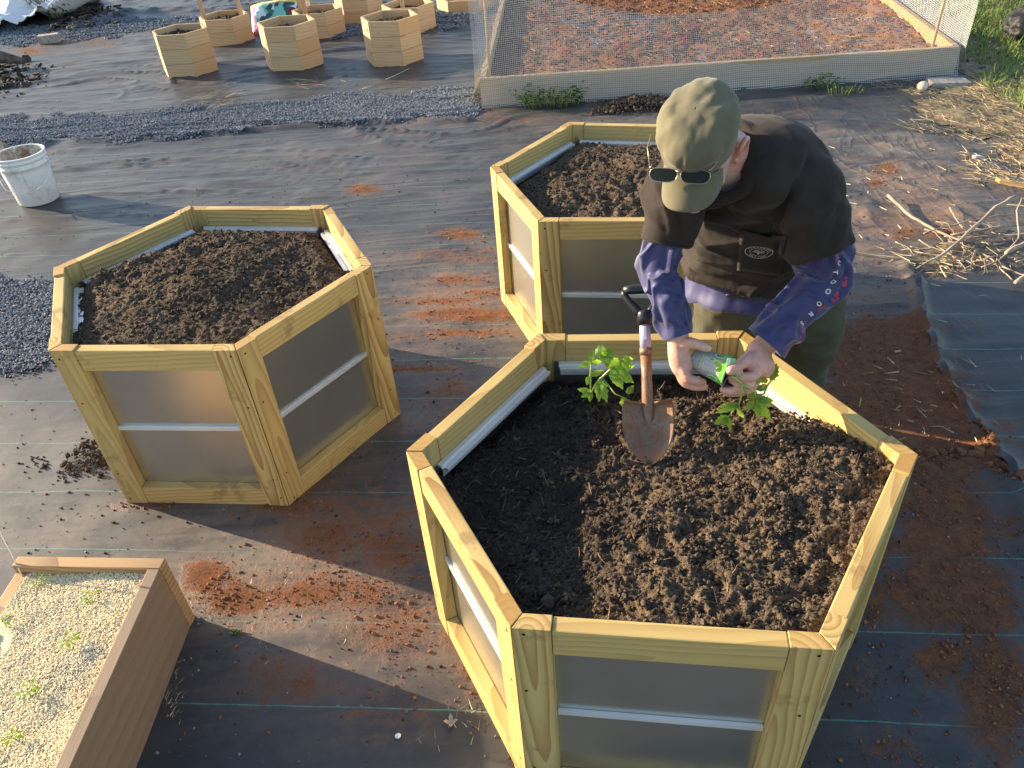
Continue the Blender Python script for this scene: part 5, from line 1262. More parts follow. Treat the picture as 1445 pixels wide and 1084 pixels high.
    person = finish('person', me, skin_mat(), None, V, {'beard': beard, 'rosy': rosy})
    tag(person, 'man in olive cap and black shirt bending over the soil with a potted seedling', 'person')
    # fingernails
    nm = plain('nail', (.70, .45, .38), .3); T = bvh(person); m = MB()
    for (u, v, a) in ((1001, 491.5, .25), (1027.5, 523, 2.75)):
        p, nn = hit(T, u, v); e = (dp(u + math.cos(a) * 10, v + math.sin(a) * 10, 1.78) - dp(u, v, 1.78)).normalized(); e = (e - nn * e.dot(nn)).normalized(); s = nn.cross(e)
        ring = [snap(T, p + e * (.0058 * math.cos(k * .5236)) + s * (.0044 * math.sin(k * .5236)), .0006) for k in range(12)]; m.add(ring, [tuple(range(12))])
    m.build('fingernails', nm, person)
    for s in (-1, 1):
        m = MB(); ball(m, hp(s * .032, .074, .004), .0125, None, 10); m.build('eye', M['trim'], person, True)
    m = MB(); p = hp(.0900, -.008, -.060); ball(m, p, .0032, None, 8); m.build('earring', M['trim'], person, True)

    # ---------------------------------------------------------------- trousers
    olive = cloth_mat('olive_cotton', (.060, .056, .035), (.084, .079, .050), .85, 700, .05)
    m = MB(); limb(m, [S[1] + Vector((.02, .03, -.02)), PV + Vector((0, 0, .0)), PV - Vector((0, 0, .10))], [.125, .140, .11], 22)
    for hip, kn, an in LEGS: limb(m, [PV, hip - Vector((0, 0, .02)), hip.lerp(kn, .5), kn, kn.lerp(an, .55), an + Vector((0, 0, -.015))], [.10, .098, .096, .089, .082, .078], 20)
    me = fused(m, .0075, 6); V, Nn = vn(me)
    w_ = np.clip(1 - np.abs(fbm(V[:, 0] * 5 + V[:, 2] * 3, V[:, 1] * 5, V[:, 2] * 9, 3, 12)) * 2.4, 0, 1) ** 2 * .011 + .005 * fbm(V[:, 0] * 9, V[:, 1] * 9, V[:, 2] * 12, 3, 14)
    tr = finish('trousers', me, olive, person, V + Nn * w_[:, None]); TT = bvh(tr)
    m = MB()
    for (u0, v0, u1, v1) in ((1163, 428, 1176, 452),):
        k = LEGS[1]; c = k[0].lerp(k[1], .42) + Vector((.085, -.03, 0)); m.box(c + Vector((-.01, -.045, -.07)), (.012, .004, 0), (-.02, .09, 0), (.012, 0, .075), bev=.004)
    m.build('pocket_flap', olive, tr)
    shoe = plain('shoe', (.10, .075, .05), .7); m = MB()
    for hip, kn, an in LEGS:
        f = FWD; m2 = MB(); limb(m2, [an + Vector((0, 0, -.01)) - f * .05, an + Vector((0, 0, -.015)), an + f * .09 + Vector((0, 0, -.025)), an + f * .17 + Vector((0, 0, -.035))], [.045, .05, .04, .024], 16); m2.build('shoe', shoe, person, True)

    # ---------------------------------------------------------------- navy long sleeve shirt
    navy = NT('navy'); p = navy.pos(); n = navy.noise(p, 14, 4); g = navy.attr('gc', 'Vector'); sx = navy.n('SeparateXYZ'); navy.put(sx.inputs[0], g)
    c = navy.mix(navy.ramp(n, .3, .7), (.025, .027, .100), (.040, .041, .140))
    bd_ = navy.attr('band'); cv = navy.n('CombineXYZ'); navy.put(cv.inputs[0], sx.outputs[0]); navy.put(cv.inputs[1], bd_)
    dots = navy.math('MULTIPLY', navy.ramp(navy.vor(cv.outputs[0], 105), .38, .44, 1, 0), navy.math('MULTIPLY', navy.ramp(bd_, .0085, .0095), navy.ramp(bd_, .0215, .0225, 1, 0)))
    c = navy.mix(dots, c, (.40, .03, .06)); navy.b.inputs['Base Color'].default_value = (0, 0, 0, 1); navy.t.links.new(c, navy.b.inputs['Base Color'])
    navy.bump(navy.noise(p, 1100, 2), .2, .001); navy.fin(c, .55, 0, .4); navy.put(navy.b.inputs['Sheen Weight'], .25); navy = navy.m
    def sleeve(sh, el, wr, rs, seed, cuff):
        pts = [sh, sh.lerp(el, .5), el, el.lerp(wr, .5), wr]; q = cr([tuple(p) + (r,) for p, r in zip(pts, rs)], 64)
        if cuff:
            e = Vector(q[-1][:3]); d = (e - Vector(q[-26][:3])).normalized()
        n = 170; Cc = [Vector(k[:3]) for k in q]; vs = []; gs = []; RR = []; FR = []; L = 0
        A = np.linspace(0, 2 * np.pi, n, endpoint=False); NQ = len(q)
        for i, k in enumerate(q):
            T = (Cc[min(i+1, NQ-1)] - Cc[max(i-1, 0)]).normalized(); l = (LAT - T * LAT.dot(T)).normalized(); b = T.cross(l)
            if i: L += (Cc[i] - Cc[i-1]).length
            t = i / (NQ - 1); amp = .019 * (1 - .35 * abs(t - .5) * 2) * sstep(1.0, .90, t)
            ph = L * 22 + 1.5 * np.cos(A + .6) + .7 * np.sin(2 * A + seed)
            fo = 1 - np.abs(vnoise(ph + 2.0 * fbm(A * 0 + L * 6, np.cos(A) * 1.0, np.sin(A) * 1.0, 2, seed), np.cos(A) * 1.1 + 5, np.sin(A) * 1.1, seed + 2)) * 2.2
            fo = np.exp(-((1 - fo) / 2.2 / .22) ** 2)
            r = k[3] + amp * (fo - .35) + .0012 * fbm(A * 0 + L * 30, np.cos(A) * 2, np.sin(A) * 2, 2, seed + 7)
            if cuff:
                r = r + .0065 * sstep(.80, .815, t) * (1 - .0 * t) + .004 * sstep(.93, 1.0, t)
            RR.append(r); FR.append((l, b, L))
        RR = np.array(RR)
        for _ in range(9):
            RR = (np.roll(RR, 1, 1) + RR * 2 + np.roll(RR, -1, 1)) / 4
            RR[1:-1] = (RR[:-2] + RR[1:-1] * 2 + RR[2:]) / 4
        for i in range(NQ):
            l, b, L = FR[i]; r = RR[i]
            for j in range(n): vs.append(Cc[i] + l * (math.cos(A[j]) * r[j]) + b * (math.sin(A[j]) * r[j])); gs.append((L, A[j], 0))
        F = [(i*n + j, i*n + (j+1) % n, (i+1)*n + (j+1) % n, (i+1)*n + j) for i in range(NQ-1) for j in range(n)]
        m = MB(); m.add(vs, F, 0, gs)
        b0 = len(m.v); ring = vs[(NQ-1) * n:]; cc = Cc[-1]; T = (Cc[-1] - Cc[-2]).normalized()
        m.add(ring + [cc + (p - cc) * .82 - T * .004 for p in ring] + [cc + (p - cc) * .70 - T * .03 for p in ring], [(j, (j+1) % n, n + (j+1) % n, n + j) for j in range(n)] + [(n + j, n + (j+1) % n, 2*n + (j+1) % n, 2*n + j) for j in range(n)])
        return m.build('sleeve', navy, person, True)
    sl_ = sleeve(LS, LE, LW + (LW - LE).normalized() * -.012, [.050, .058, .057, .051, .043], 5, True)
    sr_ = sleeve(RS, RE, RW + (RW - RE).normalized() * -.006, [.034, .043, .046, .042, .035], 9, False)
    sl_['label'] = 'navy sleeve with red dots and white letters'
    m = MB(); oloft(m, [(S[0] + Vector((-.004, -.010, -.025)), .180, .162, .12), (S[0] + Vector((0, 0, .03)), .172, .150, .12), (S[1], .16, .14, .13)], 40, 5, LAT)
    me = fused(m, .007, 4); V, Nn = vn(me)
    an = np.arctan2(V[:, 1] - S[0].y, V[:, 0] - S[0].x); w_ = .008 * fbm(an * 3, V[:, 2] * 5, None, 2, 21) * sstep(.80, .70, V[:, 2])
    finish('undershirt_hem', me, navy, person, V + Nn * w_[:, None])

    # ---------------------------------------------------------------- black T shirt
    black = cloth_mat('black_cotton', (.026, .0195, .0165), (.036, .027, .0225), .9, 900, .06)
    m = MB()
    oloft(m, [(S[0] + Vector((-.004, -.006, .052)), .182, .164, .125), (S[1], .178, .165, .13), (S[2], .178, .165, .135), (S[3], .172, .145, .132), (S[4], .150, .108, .112), (S[5] + Vector((.004, .012, -.030)), .100, .055, .080)], 40, 5, LAT)
    lt = LS.lerp(LE, .62); rt = RS.lerp(RE, .66)
    limb(m, [S[4].lerp(LS, .45), LS + Vector((0, 0, .002)), LS.lerp(LE, .3), lt, lt.lerp(LE, .12)], [.082, .077, .079, .076, .070], 24)
    limb(m, [S[4].lerp(RS, .45), RS + Vector((0, 0, .002)), RS.lerp(RE, .3), rt, rt.lerp(RE, .12)], [.066, .063, .059, .055, .051], 24)
    # upper back and yoke
    limb(m, [RS + Vector((.03, .03, .01)), S[4] + Vector((.015, .065, .020)), LS + Vector((-.03, .045, .012))], [.050, .074, .070], 20)
    # collar ring
    cx = dp(1021, 226, 1.655); ax_ = ((hp(0, -.02, -.06) - S[5]).normalized() * .75 + Vector((-.1, -.25, .75))).normalized(); l = (LAT - ax_ * LAT.dot(ax_)).normalized(); f = l.cross(ax_)
    if f.dot(FWD) < 0: f = -f
    def collar(mm, off, r, tr_, half=False):
        ring = [cx + ax_ * (off + .020 * (-math.sin(a)) ) + l * (math.cos(a) * r) + f * (math.sin(a) * r * 1.05) for a in [(-.35 + k * (math.pi + .7) / 32 if half else k * math.pi / 16) for k in range(33)]]
        mm.tube(ring, [tr_] * 33, 10)
    collar(m, -.004, .077, .011)
    me = fused(m, .0058, 2); V, Nn = vn(me)
    # folds: from the armpits, across the belly, down the sleeves
    dL = np.linalg.norm(V - np.array(LS), axis=1); dR = np.linalg.norm(V - np.array(RS), axis=1)
    w1 = np.clip(1 - np.abs(fbm(V[:, 0] * 4 - V[:, 2] * 5, V[:, 1] * 5 + V[:, 2] * 2, V[:, 2] * 3, 2, 31)) * 2.8, 0, 1) ** 1.6 * .012
    w2 = np.clip(1 - np.abs(fbm((V @ np.array(LAT)) * 3, V[:, 2] * 16, V[:, 1] * 5, 2, 35)) * 2.3, 0, 1) ** 1.6 * .011 * sstep(.98, .80, V[:, 2])
    w3 = np.clip(1 - np.abs(fbm(V[:, 0] * 9 + V[:, 1] * 3, V[:, 1] * 9, V[:, 2] * 8, 2, 37)) * 2.2, 0, 1) ** 1.6 * .015 * (sstep(.22, .10, dL) + sstep(.20, .10, dR)) - .004 * (sstep(.22, .10, dL) + sstep(.20, .10, dR))
    up_ = np.clip(Nn[:, 2], 0, 1); w_ = (w1 * .8 + w2 + w3) * (1 - .75 * up_) + .003 * fbm(V[:, 0] * 14, V[:, 1] * 14, V[:, 2] * 14, 2, 39)
    V2 = V + Nn * w_[:, None]; TS = BVHTree.FromPolygons([Vector(v) for v in V], [tuple(p.vertices) for p in me.polygons])
    def crease(px, depth, width):
        'a fold (positive) or a pulled-in seam (negative) along a line over the cloth'
        P = [hit(TS, u, v)[0] for u, v in px]; d = np.full(len(V), 9.0); tt = np.zeros(len(V))
        for k, (a, b) in enumerate(zip(P[:-1], P[1:])):
            a, b = np.array(a), np.array(b); e = b - a; t = np.clip(((V - a) @ e) / (e @ e), 0, 1); q = np.linalg.norm(V - a - t[:, None] * e, axis=1); m_ = q < d; d = np.where(m_, q, d); tt = np.where(m_, (k + t) / (len(P) - 1), tt)
        return depth * np.exp(-(d / width) ** 2) * np.sin(np.pi * np.clip(tt * .9 + .05, 0, 1)) ** .6
    dsp = crease(((1101, 352), (1100, 330), (1104, 300), (1116, 262), (1136, 222)), -.014, .0085) + crease(((1113, 345), (1114, 320), (1120, 292), (1134, 262)), .009, .010)
    dsp += crease(((960, 342), (955, 310), (948, 275), (944, 240)), -.009, .0085) + crease(((950, 338), (946, 310), (940, 282)), .007, .009)
    for px, h_, wd in ((((912, 262), (916, 285), (930, 306)), .006, .006), (((913, 285), (919, 304), (934, 322)), .006, .006), (((925, 238), (928, 262), (940, 284)), .005, .007),
                       (((972, 345), (980, 378), (1004, 405), (1040, 425)), .009, .008), (((975, 372), (990, 400), (1020, 422)), -.006, .006), (((985, 330), (1010, 352), (1035, 362)), .005, .008), (((1000, 300), (1030, 318), (1050, 330)), .005, .008),
                       (((1090, 395), (1060, 412), (1020, 418)), .007, .008), (((1098, 375), (1070, 398), (1040, 404)), -.005, .006), (((1150, 330), (1165, 305), (1172, 270)), .006, .009), (((1135, 345), (1146, 318), (1152, 290)), .006, .008), (((1180, 345), (1192, 318), (1196, 285)), .006, .008), (((1165, 352), (1176, 325), (1183, 300)), -.004, .006)):
        dsp += crease(px, h_, wd)
    V2 = V2 + Nn * dsp[:, None]
    shirt = finish('shirt', me, black, person, V2)
    for (a_, b_, r_) in ((LS, LE, .0745), (RS, RE, .0555)):
        d_ = (b_ - a_).normalized(); c_ = (lt if a_ == LS else rt) + d_ * .004; x_ = (LAT - d_ * LAT.dot(d_)).normalized(); y_ = d_.cross(x_); m = MB()
        m.tube([snap(TS, c_ + (x_ * math.cos(k * .1963) + y_ * math.sin(k * .1963)) * r_, .0012) for k in range(33)], [.0022] * 33, 6, cap=False); m.build('sleeve_hem', black, shirt, True)
    m = MB(); collar(m, .001, .075, .0085); m.build('collar', black, shirt, True)
    m = MB(); collar(m, .006, .0665, .004, True); m.build('undershirt_collar', navy, person, True)
    ST = bvh(shirt)
    # pocket with an open lip
    m = MB(); n = 12; vs = []; cs = ((1046, 322), (1112, 331), (1100, 388), (1040, 380))
    for j in range(n + 1):
        for i in range(n + 1):
            s, t_ = i / n, j / n; u = (cs[0][0] * (1-s) + cs[1][0] * s) * (1-t_) + (cs[3][0] * (1-s) + cs[2][0] * s) * t_; v = (cs[0][1] * (1-s) + cs[1][1] * s) * (1-t_) + (cs[3][1] * (1-s) + cs[2][1] * s) * t_
            h_, nn = hit(ST, u, v); vs.append(h_ + nn * (.0030 + .010 * math.sin(math.pi * s) * (1 - t_) ** 3))
    m.add(vs, [(j*(n+1)+i, j*(n+1)+i+1, (j+1)*(n+1)+i+1, (j+1)*(n+1)+i) for j in range(n) for i in range(n)])
    pk = m.build('pocket', black, shirt, True); md = pk.modifiers.new('t', 'SOLIDIFY'); md.thickness = .002; md.offset = 0
    PT = bvh(pk)
    # printed oval badge with a tree
    wp = plain('white_print', (.62, .62, .60), .8); c0, nn = hit(PT, 1071, 355); e = (hit(PT, 1089, 357)[0] - hit(PT, 1053, 353)[0]).normalized(); e = (e - nn * e.dot(nn)).normalized(); q = nn.cross(e)
    if q.z < 0: q = -q
    m = MB(); A_, B_ = .0325, .031
    def dec(pts2, fs): m.add([snap(PT, c0 + e * x + q * y, .0026) for x, y in pts2], fs)
    def oval(a, b, w_, a0=0, a1=6.2832, n=48):
        P = []
        for k in range(n + 1): t_ = a0 + (a1 - a0) * k / n; P += [(math.cos(t_) * a, math.sin(t_) * b), (math.cos(t_) * (a - w_), math.sin(t_) * (b - w_))]
        dec(P, [(2*k, 2*k+1, 2*k+3, 2*k+2) for k in range(n)])
    oval(A_, B_, .0015); oval(A_ * .66, B_ * .60, .0012)
    for txt, a0, a1, flip in (('STATEMENS', 2.75, .40, 1), ('DESIGN', 4.05, 5.40, -1)):
        for k, ch in enumerate(txt):
            t_ = a0 + (a1 - a0) * k / (len(txt) - 1); px, py = math.cos(t_) * A_ * .82, math.sin(t_) * B_ * .80; ro = math.atan2(math.sin(t_) / B_, math.cos(t_) / A_) - math.pi / 2 * flip
            gv, gf = glyph(ch, .0078, .02); dec([(px + p.x * math.cos(ro) - p.y * math.sin(ro), py + p.x * math.sin(ro) + p.y * math.cos(ro)) for p in gv], gf)
    rr = random.Random(4)
    dec([(-.0022, -.0095), (.0022, -.0095), (.0012, .001), (-.0012, .001)], [(0, 1, 2, 3)])
    for k in range(34):
        a = rr.uniform(-.2, math.pi + .2); r_ = rr.uniform(.003, .0095); x, y = math.cos(a) * r_ * 1.6, -.001 + math.sin(a) * r_ * 1.25; s = rr.uniform(.0009, .0018)
        dec([(x - s, y), (x, y - s), (x + s, y), (x, y + s)], [(0, 1, 2, 3)])
    for k in range(9):
        a = math.pi * (k + .5) / 9; dec([(0, -.002), (.0008, -.002), (math.cos(a) * .0135 + .0004, -.001 + math.sin(a) * .0085), (math.cos(a) * .0135 - .0004, -.001 + math.sin(a) * .0085)], [(0, 1, 2, 3)])
    m.build('badge', wp, pk)
    # lettering and red dots down the left sleeve
    T2 = bvh(sl_); red = plain('red_print', (.42, .03, .06), .7)
    line = [(1183, 371), (1179, 384), (1175, 397), (1168, 411), (1156, 428), (1144, 443), (1131, 456)]
    m = MB()
    for ch, (u, v) in zip('UTDOORS', line):
        c1, n1 = hit(T2, u, v); i = min(len(line) - 2, line.index((u, v))); (ua, va), (ub, vb) = line[i], line[i + 1]
        d = (dp(ub, vb, 1.75) - dp(ua, va, 1.75)).normalized(); d = (d - n1 * d.dot(n1)).normalized(); q1 = n1.cross(d)
        gv, gf = glyph(ch, .0155, .035); m.add([snap(T2, c1 + d * p.x + q1 * p.y, .0016) for p in gv], gf)
    m.build('sleeve_letters', wp, sl_)
    # the red dots run beside the letters: their band is stored on the sleeve itself
    V, _n = vn(sl_.data); GL = np.empty(len(V) * 3, np.float32); sl_.data.attributes['gc'].data.foreach_get('vector', GL); GL = GL.reshape(-1, 3)
    ks = [int(np.argmin(np.linalg.norm(V - np.array(hit(T2, u, v)[0]), axis=1))) for u, v in line]
    od = np.argsort(GL[ks, 0]); xs_, ys_ = GL[ks, 0][od], GL[ks, 1][od]; co = np.polyfit(xs_, ys_, 1)
    q1 = hit(T2, line[3][0] + 7, line[3][1] + 3)[0]; kk = int(np.argmin(np.linalg.norm(V - np.array(q1), axis=1))); sg_ = 1 if GL[kk, 1] > np.polyval(co, GL[kk, 0]) else -1
    bd = (GL[:, 1] - np.polyval(co, GL[:, 0])) * .058 * sg_
    at_ = sl_.data.attributes.new('band', 'FLOAT', 'POINT'); at_.data.foreach_set('value', bd.astype(np.float32))

    # ---------------------------------------------------------------- cap
    capm = cloth_mat('cap_cotton', (.122, .108, .062), (.152, .136, .082), .85, 800, .2)
    prof = [(.985, .000), (.99, .004), (1.0, .010), (1.005, .022), (1.005, .034), (.992, .037), (1.02, .040), (1.05, .048), (1.07, .058), (1.06, .070), (1.0, .081), (.90, .090), (.77, .098), (.62, .104), (.45, .108), (.25, .110), (.10, .111), (.02, .1112)]
    pp = cr(prof, 4); n = 144; vs = []; rr = random.Random(6); pl_ = [(rr.uniform(0, 6.283), rr.uniform(.05, .13), rr.uniform(.3, 1.0)) for _ in range(13)]
    for i, k in enumerate(pp):
        t_ = i / (len(pp) - 1)
        for j in range(n):
            a = 2 * math.pi * j / n; ca, sa = math.cos(a), math.sin(a)
            d = 0
            for (pa, pw, ps) in pl_:
                da = (a - pa + math.pi + .35 * (t_ - .5)) % (2 * math.pi) - math.pi; d += ps * math.exp(-(da / pw) ** 2)
            env = sstep(.33, .40, t_) * sstep(.66, .46, t_); soft = sstep(.34, .5, t_)
            wv = float(fbm(np.array([ca * k[0] * 2.7 + .3]), np.array([sa * k[0] * 2.7]), np.array([k[1] * 12.0]), 2, 53)[0])
            r = k[0] + float(env) * (-.060 * min(d, 1.1)) + float(soft) * .024 * wv * k[0]; uu = k[1] + float(env) * (-.003 * min(d, 1.2)) + float(soft) * .007 * wv
            f0 = sa * .104 * r; vs.append(hp(ca * .081 * r, f0 + .004 - .004 * t_, .020 + .022 * (sa * .5 + .5) + uu * (.92 - .10 * sa)))
    NP = len(pp); m = MB(); m.add(vs, [(i*n + j, i*n + (j+1) % n, (i+1)*n + (j+1) % n, (i+1)*n + j) for i in range(NP-1) for j in range(n)])
    cap = m.build('cap', capm, person, True); md = cap.modifiers.new('t', 'SOLIDIFY'); md.thickness = .003; md.offset = -1
    m = MB(); nb, nr = 40, 12; top, bot = [], []
    for k, dz in ((0, .0016), (1, -.0016)):
        for i in range(nb + 1):
            a = math.pi / 2 + (i / nb * 2 - 1) * rad(56); ca, sa = math.cos(a), math.sin(a)
            for j in range(nr + 1):
                t_ = j / nr; s = i / nb * 2 - 1; ext = .068 * max(0.0, 1 - abs(s) ** 3.2) ** .6
                l_ = ca * .081 + ca * ext * t_ * .10; f_ = sa * .104 + .004 + ext * t_
                u_ = .041 - .010 * (1 - sa) * 2 - 9.5 * l_ * l_ * (.45 + .55 * t_) * .55 - .022 * t_ - .010 * t_ * t_ + dz
                top.append(hp(l_, f_, u_))
    b = (nb + 1) * (nr + 1); F = []
    for i in range(nb):
        for j in range(nr): a = i * (nr + 1) + j; F += [(a, a + 1, a + nr + 2, a + nr + 1), (b + a, b + a + nr + 1, b + a + nr + 2, b + a + 1)]
    for i in range(nb): a = i * (nr + 1) + nr; F.append((a, b + a, b + a + nr + 1, a + nr + 1))
    m.add(top, F); m.build('brim', capm, cap, True)
    m = MB(); stp = [hp(math.cos(a) * .0833, math.sin(a) * .1065 + .004, .020 + .022 * (math.sin(a) * .5 + .5) + .0365 * (.92 - .1 * math.sin(a))) for a in [k * math.pi / 36 for k in range(73)]]; m.tube(stp, [.0014] * 73, 6)
    bvh_cap = bvh(cap)
    for off_ in (-.024, .024):
        m.tube([snap(bvh_cap, hp(off_ * (1 - .35 * abs(k / 12 - 1)), math.cos(math.pi * k / 24) * .1085 + .004, .060 + .072 * math.sin(math.pi * k / 24) ** .55), .0003) for k in range(3, 22)], [.0009] * 19, 6)
    m.build('stitching', capm, cap, True)
    m = MB(); ball(m, hp(0, .004, .020 + .011 + .1112 * .92), (.0035, .0035, .0016), HM, 10); m.build('button', capm, cap, True)
    # hair below the cap
    hair = plain('grey_hair', (.16, .13, .11), .7, var=.4, vs=200); m = MB()
    # ---------------------------------------------------------------- sunglasses resting on the brim
    gm = plain('glasses_frame', (.42, .37, .27), .3, .8); lens = NT('dark_lens'); lens.fin((.008, .010, .004), .16, 0, .25); lens = lens.m
    sg = MB(); ln = MB(); sh = -.020
    gF, gU, gL = (hf * .62 + hu * .78).normalized(), None, None
    tilt = -.06
    gl = (hl * math.cos(tilt) + hf * math.sin(tilt)).normalized(); gn = (hf * .55 + hu * .84).normalized(); gn = (gn - gl * gn.dot(gl)).normalized(); gd = gn.cross(gl); gd = gd if gd.dot(hf) > 0 else -gd
    g0 = hp(sh + .006, .116, .064)
    def lens_pts(s): 
        out = []
        for k in range(24):
            a = 2 * math.pi * k / 24; x = math.cos(a); y = math.sin(a); x = math.copysign(abs(x) ** .7, x) * .0285; y = math.copysign(abs(y) ** .6, y) * .0135
            if y > 0: x *= 1 - .16 * (y / .0135)
            out.append(g0 + gl * (s * .0315 + x) + gd * (y + .004) - gn * (.10 * (s * .0315 + x) ** 2 / .06 + .001))
        return out
    for s in (-1, 1):
        P = lens_pts(s); c_ = sum(P, Vector()) / 24 + gn * .0015; sg.tube(P + [P[0], P[1]], [.0008] * 26, 6, cap=False); ln.add(P + [c_], [(k, (k + 1) % 24, 24) for k in range(24)])
        hinge = g0 + gl * (s * .060) - gd * .010 - gn * .004
        sg.tube([g0 + gl * (s * .056) - gd * .010 - gn * .003, hinge], [.0018] * 2, 6)
        end = hp(sh * .6 + s * .090, .02, .060); mid = hp(sh * .8 + s * .084, .058, .066)
        sg.tube([hinge, mid, end], [.0012, .0012, .0012], 6)
    sg.tube([g0 - gl * .007 - gd * .006, g0 + gn * .002 - gd * .004, g0 + gl * .007 - gd * .006], [.0016] * 3, 6); sg.tube([g0 - gl * .010 - gd * .013, g0 + gl * .010 - gd * .013], [.0013] * 2, 6)
    gr = sg.build('sunglasses', gm, person, True); ln.build('lens', lens, gr, True)
    return ST
LEGS = [(Vector((.705, 2.0, .84)), Vector((.655, 1.945, .47)), Vector((.66, 2.03, .07))), (Vector((.835, 1.945, .80)), Vector((.925, 1.94, .47)), Vector((.935, 2.03, .07)))]
SHIRT_T = make_man()

# ================================================================== POT, HELD SEEDLING, SHEARS
def pot():
    t = NT('pot_paper'); g = t.attr('gc', 'Vector'); sx = t.n('SeparateXYZ'); t.put(sx.inputs[0], g); z, a = sx.outputs[0], sx.outputs[1]; p = t.pos()
    n = t.noise(p, 380, 3); c = t.mix(t.ramp(n, .3, .7), (.25, .25, .235), (.40, .40, .38))
    band = t.math('MULTIPLY', t.ramp(z, .0745, .0755), t.ramp(z, .0845, .0855, 1, 0)); c = t.mix(band, c, (.12, .56, .04))
    rim = t.ramp(z, .0925, .0935); c = t.mix(rim, c, (.74, .72, .68))
    # rows of printed pale text lines in a panel with yellow side rules
    an = t.math('ABSOLUTE', t.math('SUBTRACT', a, POT_A)); pan = t.math('MULTIPLY', t.ramp(an, .55, .57, 1, 0), t.math('MULTIPLY', t.ramp(z, .030, .031), t.ramp(z, .066, .067, 1, 0)))
    rows = t.ramp(t.math('ABSOLUTE', t.math('SUBTRACT', t.math('FRACT', t.math('DIVIDE', a, .085)), .5)), .18, .24, 1, 0); dash = t.ramp(t.noise(t.mapv(g, (900, 14, 0)), 1, 1), .42, .50)
    c = t.mix(t.math('MULTIPLY', t.math('MULTIPLY', pan, rows), t.math('MULTIPLY', dash, .8)), c, (.72, .72, .70))
    ed = t.math('ADD', t.math('MULTIPLY', t.ramp(z, .0255, .026), t.ramp(z, .0272, .0277, 1, 0)), t.math('MULTIPLY', t.ramp(z, .0685, .069), t.ramp(z, .0702, .0707, 1, 0)))
    c = t.mix(t.math('MULTIPLY', ed, t.ramp(an, .6, .65, 1, 0)), c, (.62, .58, .10))
    # green leaf marks
    for (za, aa) in ((.062, POT_A - .95), (.062, POT_A + 1.0), (.047, POT_A - .42)):
        d = t.math('SQRT', t.math('ADD', t.math('POWER', t.math('DIVIDE', t.math('SUBTRACT', z, za), .010 if za > .05 else .006), 2), t.math('POWER', t.math('DIVIDE', t.math('SUBTRACT', a, aa), .20 if za > .05 else .10), 2)))
        c = t.mix(t.ramp(d, 1.25, 1.3, 1, 0), c, (.60, .66, .52)); c = t.mix(t.ramp(d, .95, 1.0, 1, 0), c, (.10, .42, .05))
    t.bump(n, .3, .001); mt = t.fin(c, .75, 0, .3)
    ins = plain('pot_inside', (.40, .37, .33), .85)
    b0, b1 = dp(977, 505, 1.818), dp(1028, 524, 1.786); Z = (b1 - b0); L = Z.length; Z.normalize(); X = Vector((0, 0, 1)).cross(Z).normalized(); Y = Z.cross(X)
    root = tag(empty('seedling_pot', b0), 'grey printed paper pot with a bright green band held in the man\'s hands', 'pot'); root.matrix_world = Matrix.Translation(b0) @ Matrix((X, Y, Z)).transposed().to_4x4()
    k = L / .097; m = MB(); lathe(m, [(0, 0), (.024 * k, 0), (.0275 * k, .003), (.030 * k, .02), (.0355 * k, .06), (.0395 * k, .09 * k), (.0415 * k, .0935 * k), (.0418 * k, .0955 * k), (.040 * k, .097 * k), (.0385 * k, .0945 * k)], 48)
    m.build('body', mt, root, True)
    m = MB(); lathe(m, [(.0385 * k, .0945 * k), (.036 * k, .07), (0, .066)], 40); m.build('inside', ins, root, True)
    m = MB(); random.seed(2)
    for j in range(160):
        a = random.uniform(0, 6.28); r = .026 * math.sqrt(random.random()); m.lump((r * math.cos(a), r * math.sin(a), .074 + random.uniform(0, .012)), random.uniform(.003, .007), 0, .8, random.random())
    m.build('root_ball', M['darkcrumb'], root)
    # plant label stuck in the pot
    lb = NT('label'); p = lb.coord(); sx = lb.n('SeparateXYZ'); lb.put(sx.inputs[0], p); li = lb.ramp(lb.math('FRACT', lb.math('MULTIPLY', sx.outputs[1], 420)), .45, .55)
    lb.fin(lb.mix(lb.ramp(sx.outputs[0], -.002, -.001), lb.mix(lb.math('MULTIPLY', li, .5), (.80, .82, .80), (.35, .36, .36)), (.16, .52, .22)), .4); lb = lb.m
    u0 = dp(1031, 513, 1.752); e = (dp(1040, 511, 1.752) - u0).normalized(); d = (dp(1027, 522, 1.756) - dp(1033, 506, 1.75)).normalized(); nn = e.cross(d)
    m = MB(); m.box((-.010, -.013, 0), (.020, 0, 0), (0, .026, 0), (0, 0, .0008)); o = m.build('plant_tag', lb, root)
    o.matrix_world = Matrix.Translation(u0) @ Matrix((e, -d, e.cross(-d))).transposed().to_4x4()
POT_A = 0.0
def pot_angle():
    b0, b1 = dp(977, 505, 1.818), dp(1028, 524, 1.786); Z = (b1 - b0).normalized(); X = Vector((0, 0, 1)).cross(Z).normalized(); Y = Z.cross(X); d = Vector((0, 0, CH)) - b0
    return math.atan2(d.dot(Y), d.dot(X)) % (2 * math.pi)
POT_A = pot_angle()
pot()
random.seed(33)
K = 1.78
def d2(u0, v0, u1, v1, dz=0.0): return dp(u1, v1, K + dz) - dp(u0, v0, K)
tc = Vector((-.25, -.75, .6))
q0, q1, q2, q3, q4 = dp(1026, 527, 1.775), dp(1036, 533, 1.755), dp(1047, 542, 1.760), dp(1043, 570, 1.79), dp(1028, 588, 1.81)
